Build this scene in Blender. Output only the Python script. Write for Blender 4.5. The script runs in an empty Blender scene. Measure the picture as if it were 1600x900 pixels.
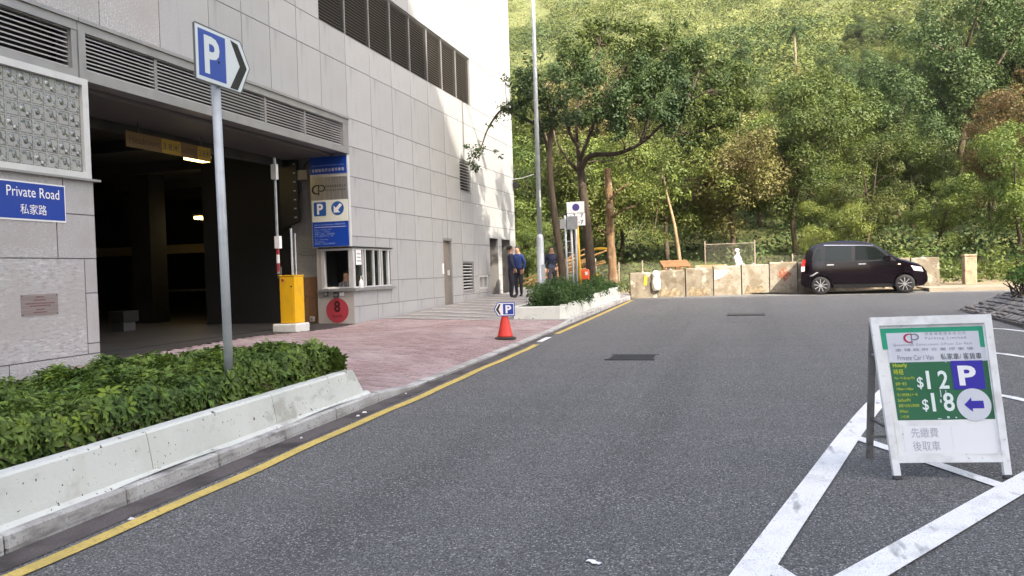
import bpy, bmesh, math, random
import numpy as np
from mathutils import Vector, Matrix, Euler

scn = bpy.context.scene
COL = scn.collection
rnd = random.Random(7)
A = 0.0135                      # the road climbs gently away from the camera

# ---------------------------------------------------------------- camera
cd = bpy.data.cameras.new("camera")
cam = bpy.data.objects.new("camera", cd)
COL.objects.link(cam)
cd.sensor_width = 36.0
cd.lens = 1250.0 / 1600.0 * 36.0
cd.clip_start = 0.05
cd.clip_end = 3000.0
def _cam_matrix(vx, vy, roll, f=1250.0):
    d = Vector((vx - 800, -(vy - 450), -f)).normalized()
    r = math.radians(roll)
    u = Vector((-math.sin(r), math.cos(r), 0))
    u.z = -(u.x * d.x + u.y * d.y) / d.z
    u.normalize()
    x = d.cross(u)
    return Matrix((x, d, u))     # rows: world X, Y, Z axes in camera space
cam.matrix_world = Matrix.Translation((0, 0, 1.46)) @ _cam_matrix(1165, 412, 1.85).to_4x4()
scn.camera = cam

# ---------------------------------------------------------------- light
SUN = Vector((0.88, -0.90, 1.0)).normalized()
wd = bpy.data.worlds.new("World")
scn.world = wd
wd.use_nodes = True
nt = wd.node_tree
bg = nt.nodes["Background"]
sky = nt.nodes.new("ShaderNodeTexSky")
sky.sky_type = 'NISHITA'
sky.sun_disc = False
sky.sun_elevation = math.asin(SUN.z)
sky.sun_rotation = math.atan2(SUN.x, SUN.y)
sky.air_density = 0.75
sky.dust_density = 6.0
sky.ozone_density = 0.4
nt.links.new(sky.outputs[0], bg.inputs[0])
bg.inputs[1].default_value = 0.15
sl = bpy.data.lights.new("sun", 'SUN')
sl.energy = 2.7
sl.angle = math.radians(0.5)
sl.color = (1.0, 0.91, 0.76)
so = bpy.data.objects.new("sun", sl)
so.rotation_euler = SUN.to_track_quat('Z', 'Y').to_euler()
COL.objects.link(so)
scn.view_settings.view_transform = 'Standard'
scn.view_settings.look = 'None'
scn.view_settings.exposure = 2.15
scn.view_settings.gamma = 1.0

# ---------------------------------------------------------------- materials
MATS = {}
def mat(name, col, layers=(), rough=0.7, bump=None, metal=0.0, spec=0.4, vary=0.0, island=0.0,
        emit=None, trans=None, alpha=None, coat=0.0):
    """layers: (scale, colour, lo, hi[, detail]) noise masks mixed over the base in order"""
    if name in MATS:
        return MATS[name]
    m = bpy.data.materials.new(name)
    m.use_nodes = True
    t = m.node_tree
    N, L = t.nodes, t.links
    b = N["Principled BSDF"]
    b.inputs["Roughness"].default_value = rough
    b.inputs["Metallic"].default_value = metal
    b.inputs["Specular IOR Level"].default_value = spec
    if coat:
        b.inputs["Coat Weight"].default_value = coat
        b.inputs["Coat Roughness"].default_value = 0.05
    tc = N.new("ShaderNodeTexCoord")
    rgb = N.new("ShaderNodeRGB")
    rgb.outputs[0].default_value = (*col, 1)
    cur = rgb.outputs[0]
    for ly in layers:
        sc, c2, lo, hi = ly[:4]
        det = ly[4] if len(ly) > 4 else 3.0
        src = tc.outputs["Object"]
        if isinstance(sc, tuple):
            mp = N.new("ShaderNodeMapping")
            mp.inputs["Scale"].default_value = sc
            L.new(src, mp.inputs[0])
            src = mp.outputs[0]
            sc = 1.0
        nz = N.new("ShaderNodeTexNoise")
        nz.inputs["Scale"].default_value = sc
        nz.inputs["Detail"].default_value = det
        L.new(src, nz.inputs["Vector"])
        mr = N.new("ShaderNodeMapRange")
        mr.inputs["From Min"].default_value = lo
        mr.inputs["From Max"].default_value = hi
        L.new(nz.outputs["Fac"], mr.inputs["Value"])
        mx = N.new("ShaderNodeMix")
        mx.data_type = 'RGBA'
        L.new(mr.outputs["Result"], mx.inputs["Factor"])
        L.new(cur, mx.inputs[6])
        mx.inputs[7].default_value = (*c2, 1)
        cur = mx.outputs[2]
    def tint(sock, amt, cur):
        mr = N.new("ShaderNodeMapRange")
        mr.inputs["To Min"].default_value = 1 - amt
        mr.inputs["To Max"].default_value = 1 + amt
        L.new(sock, mr.inputs["Value"])
        mx = N.new("ShaderNodeMix")
        mx.data_type = 'RGBA'
        mx.blend_type = 'MULTIPLY'
        mx.inputs["Factor"].default_value = 1.0
        L.new(cur, mx.inputs[6])
        cmb = N.new("ShaderNodeCombineColor")
        for i in range(3):
            L.new(mr.outputs[0], cmb.inputs[i])
        L.new(cmb.outputs[0], mx.inputs[7])
        return mx.outputs[2]
    if vary:
        oi = N.new("ShaderNodeObjectInfo")
        cur = tint(oi.outputs["Random"], vary, cur)
    if island:
        gi = N.new("ShaderNodeNewGeometry")
        cur = tint(gi.outputs["Random Per Island"], island, cur)
    L.new(cur, b.inputs["Base Color"])
    if bump:
        nz = N.new("ShaderNodeTexNoise")
        nz.inputs["Scale"].default_value = bump[0]
        nz.inputs["Detail"].default_value = 4
        L.new(tc.outputs["Object"], nz.inputs["Vector"])
        bp = N.new("ShaderNodeBump")
        bp.inputs["Strength"].default_value = bump[1]
        bp.inputs["Distance"].default_value = bump[2]
        L.new(nz.outputs["Fac"], bp.inputs["Height"])
        L.new(bp.outputs[0], b.inputs["Normal"])
    if emit:
        b.inputs["Emission Color"].default_value = (*emit[0], 1)
        b.inputs["Emission Strength"].default_value = emit[1]
    if trans is not None:        # thin leaf: part of the light goes through
        tl = N.new("ShaderNodeBsdfTranslucent")
        L.new(cur, tl.inputs[0])
        ms = N.new("ShaderNodeMixShader")
        ms.inputs[0].default_value = trans
        L.new(b.outputs[0], ms.inputs[1])
        L.new(tl.outputs[0], ms.inputs[2])
        L.new(ms.outputs[0], N["Material Output"].inputs[0])
    if alpha is not None:
        b.inputs["Alpha"].default_value = alpha
    MATS[name] = m
    return m

def glass(name, col=(0.9, 0.95, 0.95), rough=0.05, t=0.6, spec=0.5):
    m = bpy.data.materials.new(name)
    m.use_nodes = True
    N, L = m.node_tree.nodes, m.node_tree.links
    b = N["Principled BSDF"]
    b.inputs["Base Color"].default_value = (0.012, 0.016, 0.016, 1)
    b.inputs["Specular IOR Level"].default_value = spec
    b.inputs["Roughness"].default_value = rough
    tr = N.new("ShaderNodeBsdfTransparent")
    tr.inputs[0].default_value = (*col, 1)
    ms = N.new("ShaderNodeMixShader")
    ms.inputs[0].default_value = t
    L.new(b.outputs[0], ms.inputs[1])
    L.new(tr.outputs[0], ms.inputs[2])
    L.new(ms.outputs[0], N["Material Output"].inputs[0])
    return m

# ---------------------------------------------------------------- mesh builder
class MB:
    def __init__(s):
        s.v, s.f, s.m = [], [], []
    def add(s, vs, fs, mi=0):
        o = len(s.v)
        s.v += [tuple(v) for v in vs]
        s.f += [tuple(i + o for i in f) for f in fs]
        s.m += [mi] * len(fs)
        return s
    def box(s, x0, y0, z0, x1, y1, z1, mi=0):
        return s.hexa([(x0, y0, z0), (x1, y0, z0), (x1, y1, z0), (x0, y1, z0),
                       (x0, y0, z1), (x1, y0, z1), (x1, y1, z1), (x0, y1, z1)], mi)
    def hexa(s, p, mi=0):
        return s.add(p, [(3, 2, 1, 0), (4, 5, 6, 7), (0, 1, 5, 4), (1, 2, 6, 5), (2, 3, 7, 6), (3, 0, 4, 7)], mi)
    def obox(s, c, ax, ay, az, hx, hy, hz, mi=0):
        c, ax, ay, az = Vector(c), Vector(ax).normalized() * hx, Vector(ay).normalized() * hy, Vector(az).normalized() * hz
        return s.hexa([c - ax - ay - az, c + ax - ay - az, c + ax + ay - az, c - ax + ay - az,
                       c - ax - ay + az, c + ax - ay + az, c + ax + ay + az, c - ax + ay + az], mi)
    def bar(s, a, b, w, h, up=(0, 0, 1), mi=0):
        a, b = Vector(a), Vector(b)
        d = (b - a)
        sx = d.cross(Vector(up))
        if sx.length < 1e-5:
            sx = d.cross(Vector((1, 0, 0)))
        sx.normalize()
        uz = sx.cross(d).normalized()
        return s.obox((a + b) / 2, d, sx, uz, d.length / 2, w / 2, h / 2, mi)
    def tube(s, pts, rad, n=8, mi=0, cap=True):
        pts = [Vector(p) for p in pts]
        if not hasattr(rad, '__len__'):
            rad = [rad] * len(pts)
        vs, fs = [], []
        ref = None
        for i, p in enumerate(pts):
            d = (pts[min(i + 1, len(pts) - 1)] - pts[max(i - 1, 0)]).normalized()
            if ref is None:
                ref = Vector((0, 0, 1)) if abs(d.z) < .9 else Vector((1, 0, 0))
            u = d.cross(ref).normalized()
            w = d.cross(u)
            ref = -w if abs(d.dot(ref)) > 0.999 else ref - d * ref.dot(d)
            for k in range(n):
                a = 2 * math.pi * k / n
                vs.append(p + (u * math.cos(a) + w * math.sin(a)) * rad[i])
        for i in range(len(pts) - 1):
            for k in range(n):
                fs.append((i * n + k, i * n + (k + 1) % n, (i + 1) * n + (k + 1) % n, (i + 1) * n + k))
        if cap:
            fs.append(tuple(range(n - 1, -1, -1)))
            fs.append(tuple((len(pts) - 1) * n + k for k in range(n)))
        return s.add(vs, fs, mi)
    def lathe(s, prof, o, axis=(0, 0, 1), n=16, mi=0):
        ax = Vector(axis).normalized()
        u = ax.cross(Vector((0, 1, 0)) if abs(ax.y) < .9 else Vector((1, 0, 0))).normalized()
        w = ax.cross(u)
        o = Vector(o)
        vs, fs = [], []
        for r, h in prof:
            for k in range(n):
                a = 2 * math.pi * k / n
                vs.append(o + ax * h + (u * math.cos(a) + w * math.sin(a)) * max(r, 1e-4))
        for i in range(len(prof) - 1):
            for k in range(n):
                fs.append((i * n + k, i * n + (k + 1) % n, (i + 1) * n + (k + 1) % n, (i + 1) * n + k))
        fs.append(tuple(range(n - 1, -1, -1)))
        fs.append(tuple((len(prof) - 1) * n + k for k in range(n)))
        return s.add(vs, fs, mi)
    def prism(s, outline, o, ux, uy, depth, mi=0):
        """flat outline (2-D points) in the ux/uy plane through o, extruded back by depth"""
        ux, uy, o = Vector(ux), Vector(uy), Vector(o)
        nn = ux.cross(uy).normalized()
        n = len(outline)
        fr = [o + ux * a + uy * b for a, b in outline]
        vs = fr + [p - nn * depth for p in fr]
        fs = [tuple(range(n)), tuple(range(2 * n - 1, n - 1, -1))]
        for i in range(n):
            j = (i + 1) % n
            fs.append((i, i + n, j + n, j))
        return s.add(vs, fs, mi)
    def grid(s, P, mi=0, flip=False):
        """P: rows of points"""
        r, c = len(P), len(P[0])
        vs = [p for row in P for p in row]
        fs = []
        for i in range(r - 1):
            for j in range(c - 1):
                q = (i * c + j, i * c + j + 1, (i + 1) * c + j + 1, (i + 1) * c + j)
                fs.append(q[::-1] if flip else q)
        return s.add(vs, fs, mi)
    def mesh(s, name, mats, smooth=False):
        me = bpy.data.meshes.new(name)
        me.from_pydata([tuple(v) for v in s.v], [], s.f)
        for m in (mats if isinstance(mats, (list, tuple)) else [mats]):
            me.materials.append(m)
        if any(s.m):
            me.polygons.foreach_set("material_index", s.m)
        if smooth:
            me.polygons.foreach_set("use_smooth", [True] * len(s.f))
        me.update()
        return me

def link(name, me, parent=None, loc=None):
    o = bpy.data.objects.new(name, me)
    COL.objects.link(o)
    if loc is not None:
        o.location = loc
    if parent is not None:
        o.parent = parent
        if loc is None and parent.get('_w') is not None:
            pass
    return o

def world_loc(o):
    """world position of an object's origin (parents carry no rotation)"""
    p = Vector(o.location)
    while o.parent:
        p += o.matrix_parent_inverse.translation
        o = o.parent
        p += Vector(o.location)
    return p

def part(name, mb, m, parent, label=None, smooth=False, kind=None, bevel=None):
    """one mesh object whose vertices are given in world space, as a child of parent"""
    me = mb if isinstance(mb, bpy.types.Mesh) else mb.mesh(name, m, smooth)
    o = bpy.data.objects.new(name, me)
    COL.objects.link(o)
    if parent is not None:
        o.parent = parent
        o.matrix_parent_inverse = Matrix.Translation(-world_loc(parent))
    if label:
        o['label'] = label
    if kind:
        o['kind'] = kind
    if bevel:
        do_bevel(me, bevel)
    return o

def do_bevel(me, w, seg=1):
    bm = bmesh.new()
    bm.from_mesh(me)
    ed = [e for e in bm.edges if len(e.link_faces) == 2 and e.calc_face_angle(0) > 0.5]
    bmesh.ops.bevel(bm, geom=ed, offset=w, segments=seg, affect='EDGES', clamp_overlap=True)
    bm.to_mesh(me)
    bm.free()
    me.update()

def place(name, me, parent, loc, rot=(0, 0, 0), scale=(1, 1, 1), label=None):
    """instance of a shared local mesh at a world position (parents carry no rotation)"""
    o = bpy.data.objects.new(name, me)
    COL.objects.link(o)
    if parent is not None:
        o.parent = parent
        loc = Vector(loc) - world_loc(parent)
    o.location = loc
    o.rotation_euler = rot
    o.scale = scale
    if label:
        o['label'] = label
    return o

def thing(name, label, cat, loc=(0, 0, 0), group=None, kind=None):
    o = bpy.data.objects.new(name, None)
    COL.objects.link(o)
    o.empty_display_size = 0.2
    o.location = loc
    o['label'] = label
    o['category'] = cat
    if group:
        o['group'] = group
    return o

def struct(name, mb, m, smooth=False):
    me = mb if isinstance(mb, bpy.types.Mesh) else mb.mesh(name, m, smooth)
    o = bpy.data.objects.new(name, me)
    COL.objects.link(o)
    o['kind'] = 'structure'
    return o

def stuff(name, label, cat, me):
    o = bpy.data.objects.new(name, me)
    COL.objects.link(o)
    o['kind'] = 'stuff'
    o['label'] = label
    o['category'] = cat
    return o

def text(body, o, right, up, m, parent, width=None, height=None, name='lettering', bold=0.0, align='LEFT', lift=0.002, space=1.0, shear=0.0):
    """flat lettering; o = left/centre of the baseline, height = cap height, width squeezes to fit"""
    c = bpy.data.curves.new("t", 'FONT')
    c.body = body
    c.size = 1.0
    c.offset = bold
    c.space_character = space
    c.shear = shear
    c.resolution_u = 3
    ob = bpy.data.objects.new("t", c)
    COL.objects.link(ob)
    dg = bpy.context.evaluated_depsgraph_get()
    me = bpy.data.meshes.new_from_object(ob.evaluated_get(dg))
    bpy.data.objects.remove(ob)
    bpy.data.curves.remove(c)
    n = len(me.vertices)
    co = np.empty(n * 3)
    me.vertices.foreach_get("co", co)
    co = co.reshape(-1, 3)
    x0, x1 = co[:, 0].min(), co[:, 0].max()
    y0, y1 = co[:, 1].min(), co[:, 1].max()
    sy = (height / (y1 - y0)) if height else None
    sx = (width / (x1 - x0)) if width else sy
    if sy is None:
        sy = sx
    X = (co[:, 0] - x0) * sx
    if align == 'CENTER':
        X -= (x1 - x0) * sx / 2
    elif align == 'RIGHT':
        X -= (x1 - x0) * sx
    Y = (co[:, 1] - y0) * sy
    r, u = np.array(Vector(right).normalized()), np.array(Vector(up).normalized())
    nn = np.cross(r, u)
    P = np.array(Vector(o))[None] + X[:, None] * r + Y[:, None] * u + nn * lift
    me.vertices.foreach_set("co", P.ravel())
    me.materials.clear()
    me.materials.append(m)
    me.update()
    return part(name, me, m, parent)

def plate(name, o, right, up, w, h, m, parent, th=0.004, lift=0.0, round_=0.0, label=None):
    """thin flat panel with its front face at o + lift along the normal; o = lower left corner"""
    if round_:
        pts = []
        for cx, cy, a0 in ((w - round_, round_, -90), (w - round_, h - round_, 0), (round_, h - round_, 90), (round_, round_, 180)):
            for k in range(5):
                a = math.radians(a0 + k * 22.5)
                pts.append((cx + round_ * math.cos(a), cy + round_ * math.sin(a)))
    else:
        pts = [(0, 0), (w, 0), (w, h), (0, h)]
    r, u = Vector(right).normalized(), Vector(up).normalized()
    n = r.cross(u)
    mb = MB().prism(pts, Vector(o) + n * (lift), r, u, th)
    return part(name, mb, m, parent, label)

def shape(name, pts, o, right, up, m, parent, lift, th=0.002, label=None):
    r, u = Vector(right).normalized(), Vector(up).normalized()
    return part(name, MB().prism(pts, Vector(o) + r.cross(u) * lift, r, u, th), m, parent, label)

def circle(cx, cy, r, n=28):
    return [(cx + r * math.cos(2 * math.pi * k / n), cy + r * math.sin(2 * math.pi * k / n)) for k in range(n)]

def sstep(a, b, x):
    t = min(max((x - a) / (b - a), 0), 1)
    return t * t * (3 - 2 * t)

def pv(x, y):
    """height of the raised pavement between kerb and wall"""
    t = min(max((-3.9 - x) / 4.5, 0), 1.25)
    drop = 0.065 * (sstep(7.9, 8.6, y) - sstep(16.6, 17.4, y)) * (1 - min(t * 3, 1))
    return A * y + .10 - drop + t * (.06 + .011 * max(0, y - 14)) + .14 * min(t, 1) * (1 - sstep(11.5, 15.8, y))
# ================================================================ materials used
M_granite = mat('granite_cladding', (0.378, 0.380, 0.384),
                [(48, (0.29, 0.275, 0.275), .52, .60, 3), (38, (0.50, 0.48, 0.48), .56, .64, 3), (90, (0.24, 0.22, 0.22), .62, .68, 1), (1.1, (0.33, 0.315, 0.305), .45, .75),
                 ((6, 6, .5), (0.33, 0.315, 0.30), .60, .80)], rough=.55, bump=(90, .15, .004), vary=.06)
M_granite_far = mat('pale_cladding', (0.362, 0.369, 0.374),
                    [(40, (0.336, 0.341, 0.345), .45, .60, 3), (.9, (0.334, 0.337, 0.338), .45, .75),
                     ((4, 4, .35), (0.245, 0.248, 0.25), .54, .76), ((14, 14, .25), (0.235, 0.222, 0.21), .62, .78, 4)], rough=.5, vary=.055)
M_joint = mat('dark_joint', (0.14, 0.135, 0.13), rough=.9)
M_alu = mat('grey_aluminium', (0.30, 0.30, 0.30), [(3, (0.235, 0.235, 0.235), .4, .8)], rough=.45, metal=.35)
M_alu_pale = mat('pale_aluminium', (0.56, 0.57, 0.57), [(4, (0.46, 0.46, 0.46), .5, .8)], rough=.45, metal=.2)
M_slat = mat('louvre_slat', (0.40, 0.40, 0.395), [(2, (0.32, 0.315, 0.31), .4, .8)], rough=.55, metal=.2)
M_slat_dark = mat('dark_louvre_slat', (0.135, 0.122, 0.108), rough=.55, metal=.1)
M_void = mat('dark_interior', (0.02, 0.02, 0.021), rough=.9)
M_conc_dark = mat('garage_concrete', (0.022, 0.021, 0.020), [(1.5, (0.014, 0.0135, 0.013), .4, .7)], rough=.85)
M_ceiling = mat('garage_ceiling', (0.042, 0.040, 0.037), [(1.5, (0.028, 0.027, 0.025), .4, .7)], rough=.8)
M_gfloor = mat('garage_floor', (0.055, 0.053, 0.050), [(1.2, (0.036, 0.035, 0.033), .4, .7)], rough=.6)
M_white = mat('white_print', (0.80, 0.80, 0.80), rough=.5)
M_blue = mat('sign_blue', (0.010, 0.045, 0.30), rough=.4)
M_blue2 = mat('lightbox_blue', (0.01, 0.055, 0.36), rough=.3)
M_black = mat('black_print', (0.015, 0.015, 0.016), rough=.5)
M_bsteel = mat('galvanised_steel', (0.42, 0.45, 0.47), [(6, (0.34, 0.36, 0.38), .45, .7)], rough=.5, metal=.3)
M_red = mat('warning_red', (0.42, 0.045, 0.065), [(5, (0.32, 0.045, 0.06), .45, .75)], rough=.5)
M_yellow = mat('machine_yellow', (0.72, 0.40, 0.01), [(5, (0.60, 0.33, 0.02), .5, .8)], rough=.45)
M_brown = mat('brown_tile', (0.30, 0.165, 0.085), [(5, (0.24, 0.13, 0.07), .4, .7)], rough=.5, vary=.055)
M_glass = glass('window_glass', (0.55, 0.62, 0.60), .04, .55)
M_gblock = mat('glass_block', (0.12, 0.132, 0.122), [((4, 3.2, 4.6), (0.045, 0.05, 0.045), .44, .56, 2), ((6, 5, 9), (0.36, 0.38, 0.35), .54, .66, 1), (9, (0.20, 0.22, 0.20), .58, .7, 2)],
               rough=.14, spec=1.0, vary=.2)  # noise paints the swirling highlights and darks of the glass into the colour
M_mortar = mat('block_mortar', (0.30, 0.31, 0.295), rough=.8)

X0 = -8.4                     # plane of the long wall
R_, U_ = (0, 1, 0), (0, 0, 1)  # a viewer facing the wall sees +Y to the right

bld = thing('car_park_building', 'large grey stone-clad building with dark louvre strips and a wide black garage opening', 'building', (X0, 16, 0))

YL = [3.0, 4.25, 5.5, 6.75, 8.0, 9.03, 10.21, 11.39, 12.3, 13.17, 14.11, 15.02, 16.13] + [16.13 + 1.2 * k for k in range(1, 11)] + [29.36]
ZL = [-.3, .78, 1.34, 2.36, 3.02, 3.69, 4.36, 4.99, 6.16, 6.82, 8.36, 10.3, 12.3, 14.3]
HOLES = [(8.80, 16.13, -1, 4.99), (3.0, 8.80, 2.85, 4.99), (16.12, 18.09, 1.20, 2.10), (21.73, 22.45, -1, 2.48),
         (23.37, 24.38, .83, 1.80), (24.88, 25.80, .90, 1.36), (26.16, 27.12, -1, 2.62), (27.55, 28.62, -1, 2.62),
         (23.37, 24.40, 3.97, 4.97), (15.02, 24.62, 6.82, 8.36)]
def sub(rects, h):
    out = []
    for a, b, c, d in rects:
        if h[0] >= b or h[1] <= a or h[2] >= d or h[3] <= c:
            out.append((a, b, c, d))
            continue
        if h[0] > a: out.append((a, h[0], c, d))
        if h[1] < b: out.append((h[1], b, c, d))
        a2, b2 = max(a, h[0]), min(b, h[1])
        if h[2] > c: out.append((a2, b2, c, h[2]))
        if h[3] < d: out.append((a2, b2, h[3], d))
    return [r for r in out if r[1] - r[0] > .015 and r[3] - r[2] > .015]
core = MB()
pan = MB().box(-.03, 0, 0, 0, 1, 1)
pan_me = pan.mesh('wall_panel', M_granite)
pan_me2 = pan.mesh('wall_panel', M_granite_far)
G = .0075
# the pillar below the glass blocks has its own joints
PIL = [(3.0, 5.5, 1.81, 2.36), (5.5, 8.17, 1.81, 2.39), (8.17, 8.80, 1.81, 2.39), (3, 5.6, 2.39, 2.85), (5.6, 8.29, 2.39, 2.85), (8.29, 8.80, 2.39, 2.85),
       (8.59, 8.80, 1.35, 1.81), (8.59, 8.80, .68, 1.35), (3.0, 8.59, .54, 1.81), (3.0, 7.4, -.3, .54), (7.4, 8.8, -.3, .54), (8.59, 8.8, .54, .68)]
rects = [(r, pan_me) for r in PIL]
for i in range(len(YL) - 1):
    for j in range(len(ZL) - 1):
        y0, y1, z0, z1 = YL[i], YL[i + 1], ZL[j], ZL[j + 1]
        if z1 <= 5.0 and y0 < 8.5:
            continue
        rs = [(y0, y1, z0, z1)]
        for h in HOLES:
            rs = sub(rs, h)
        rects += [(r, pan_me if y0 < 9.5 and z0 < 7 else pan_me2) for r in rs]
for (y0, y1, z0, z1), me in rects:
    core.box(X0 - .35, y0, z0, X0 - .012, y1, z1)
    place('wall_panel', me, bld, (X0 + rnd.uniform(-.0015, .0015), y0 + G, z0 + G), scale=(1, y1 - y0 - 2 * G, z1 - z0 - 2 * G))
# rear mass, end wall and roof
core.box(-30, 29.0, -.3, X0 - .351, 29.34, 14.3)
core.box(-30, 3.0, 14.3, X0 - .012, 29.34, 14.6)
core.box(-30, 3.0, -.3, X0 - .351, 3.3, 14.3)
core.box(-30.3, 3.0, -.3, -30, 29.34, 14.6)
core.box(-30, 3.3, 4.99, X0 - .351, 29, 5.25)
part('wall_core', core, M_joint, bld)

# --- jambs and dark backs of the openings
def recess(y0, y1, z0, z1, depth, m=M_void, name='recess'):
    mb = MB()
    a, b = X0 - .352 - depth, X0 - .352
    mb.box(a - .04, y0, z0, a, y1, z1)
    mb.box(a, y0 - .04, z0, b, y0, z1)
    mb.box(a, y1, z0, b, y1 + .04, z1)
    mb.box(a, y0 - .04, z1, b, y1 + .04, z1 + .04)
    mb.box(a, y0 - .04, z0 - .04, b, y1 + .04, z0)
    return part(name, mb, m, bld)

def louvre(y0, y1, z0, z1, mulls, n, m_slat, m_frame, fr=.05, inset=.03, tilt=17, mull_w=.05, depth=.05, lip=.017):
    f = MB()
    xf = X0 - inset
    f.box(xf - .1, y0, z0, xf, y1, z0 + fr)
    f.box(xf - .1, y0, z1 - fr, xf, y1, z1)
    f.box(xf - .1, y0, z0 + fr, xf, y0 + fr, z1 - fr)
    f.box(xf - .1, y1 - fr, z0 + fr, xf, y1, z1 - fr)
    for ym in mulls:
        f.box(xf - .1, ym - mull_w / 2, z0 + fr, xf - .004, ym + mull_w / 2, z1 - fr)
    fo = part('louvre_frame', f, m_frame, bld)
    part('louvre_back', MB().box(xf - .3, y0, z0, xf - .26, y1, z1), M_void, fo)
    edges = [y0 + fr] + sorted(sum([[q - mull_w / 2, q + mull_w / 2] for q in mulls], [])) + [y1 - fr]
    pitch = (z1 - z0 - 2 * fr) / n
    t = math.radians(tilt)
    d = depth
    sl = MB().hexa([(-d * math.cos(t) - .0, 0, d * math.sin(t) - lip / 2), (0, 0, -lip / 2), (0, 1, -lip / 2), (-d * math.cos(t), 1, d * math.sin(t) - lip / 2),
                    (-d * math.cos(t), 0, d * math.sin(t) + lip / 2), (0, 0, lip / 2), (0, 1, lip / 2), (-d * math.cos(t), 1, d * math.sin(t) + lip / 2)])
    me = sl.mesh('louvre_slat', m_slat)
    for i in range(0, len(edges), 2):
        for k in range(n):
            place('louvre_slat', me, fo, (xf - .012, edges[i] + .002, z0 + fr + pitch * (k + .25)), scale=(1, edges[i + 1] - edges[i] - .004, 1))
    return fo
# long dark louvre strip high on the wall
louvre(15.02, 24.62, 6.82, 8.36, [16.23, 17.44, 18.64, 19.85, 21.07, 22.2, 23.4], 22, M_slat_dark, M_alu, fr=.03, inset=.03, mull_w=.035, tilt=34, depth=.05, lip=.013)
# beam louvre over the garage opening, and its neighbour over the glass blocks
def beam(y0, y1, z0, z1):
    mb = MB()
    mb.box(X0 - .3, y0, z1, X0 + .05, y1, z1 + .05)
    mb.box(X0 - .2, y0, z1 - .12, X0 + .02, y1, z1)
    return mb
bm1 = beam(8.62, 16.13, 4.18, 4.94)
bm1.box(X0 - .25, 8.72, 4.18, X0 + .015, 16.13, 4.32)
bm1.box(X0 - .25, 15.88, 4.32, X0 + .013, 16.125, 4.82)
bm1.box(X0 - .25, 8.62, 4.18, X0 + .03, 8.735, 4.82)
part('garage_beam', bm1, M_alu, bld)
louvre(8.74, 15.88, 4.321, 4.82, [10.12, 11.55, 12.98, 14.36], 9, M_slat, M_alu, fr=.012, inset=.02, mull_w=.06)
bm2 = beam(3.0, 8.61, 4.25, 4.94)
bm2.box(X0 - .25, 3.0, 4.20, X0 + .01, 8.615, 4.30)
bm2.box(X0 - .25, 8.52, 4.30, X0 + .01, 8.615, 4.82)
part('louvre_beam', bm2, M_alu, bld)
louvre(4.2, 8.52, 4.301, 4.82, [6.0], 8, M_slat, M_alu, fr=.012, inset=.03, mull_w=.06)
for a, b in ((23.37, 24.38),):
    louvre(a, b, .83, 1.80, [], 9, M_alu_pale, M_alu, fr=.05, inset=.02)
louvre(23.37, 24.40, 3.97, 4.97, [], 10, M_slat, M_alu, fr=.04, inset=.02)

# --- glass block window
gb = MB()
gy0, gy1, gz0, gz1 = 4.6, 8.74, 2.87, 4.195
gb.box(X0 - .12, gy0, gz0, X0 + .035, gy1, gz0 + .08)
gb.box(X0 - .12, gy0, gz1 - .09, X0 + .035, gy1, gz1)
gb.box(X0 - .12, gy1 - .10, gz0 + .08, X0 + .035, gy1, gz1 - .09)
gb.box(X0 - .12, gy0, gz0 + .08, X0 + .035, gy0 + .09, gz1 - .09)
win = part('glass_block_window', gb, M_alu_pale, bld)
part('mortar_bed', MB().box(X0 - .11, gy0 + .09, gz0 + .08, X0 - .013, gy1 - .10, gz1 - .09), M_mortar, win)
blk = MB()
q = .5
ring = []
for s_, x_ in ((.5, -.05), (.5, -.008), (.47, 0), (.42, -.004)):
    ring.append([(x_, -s_, -s_), (x_, s_, -s_), (x_, s_, s_), (x_, -s_, s_)])
vs = sum(ring, [])
fs = []
for i in range(3):
    for k in range(4):
        fs.append((i * 4 + k, i * 4 + (k + 1) % 4, i * 4 + 4 + (k + 1) % 4, i * 4 + 4 + k))
def block_mesh(ph):
    """moulded glass: the face swells in slanting waves that catch the sky unevenly"""
    b_ = MB().add(vs, fs)
    n_ = 9
    def dx(y, z):
        e = max(0, min(1, (.42 - max(abs(y), abs(z))) / .1))
        return -.004 + e * (.010 * math.sin(5.5 * y + 6.5 * z + ph) + .007 * math.sin(11 * y - 5 * z + 2 * ph))
    b_.grid([[(dx(y, z), y, z) for y in np.linspace(-.42, .42, n_)] for z in np.linspace(-.42, .42, n_)])
    return b_.mesh('glass_block', M_gblock, smooth=True)
blk_mes = [block_mesh(q_) for q_ in (0.4, 0.9, 1.5, 2.2)]
nb, bw = 21, (gy1 - gy0 - .19) / 21.0
nz_, bh = 6, (gz1 - gz0 - .17) / 6.0
for i in range(nb):
    for j in range(nz_):
        place('glass_block', blk_mes[(i * 7 + j * 5 + (i * j) % 3) % 4], win, (X0 - .01, gy0 + .09 + bw * (i + .5), gz0 + .08 + bh * (j + .5)), scale=(1, bw * .95, bh * .95))
part('window_ledge', MB().box(X0 - .1, 3.0, 2.84, X0 + .07, 8.86, 2.869), M_alu, bld)
core2 = MB().box(X0 - .35, 3.0, 2.85, X0 - .13, 8.70, 4.25)
part('window_backing', core2, M_conc_dark, bld)
# garage-side return of the left pillar
part('pillar_return', MB().box(X0 - 1.2, 8.55, -.3, X0 - .352, 8.79, 4.2), M_granite, bld)

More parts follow.
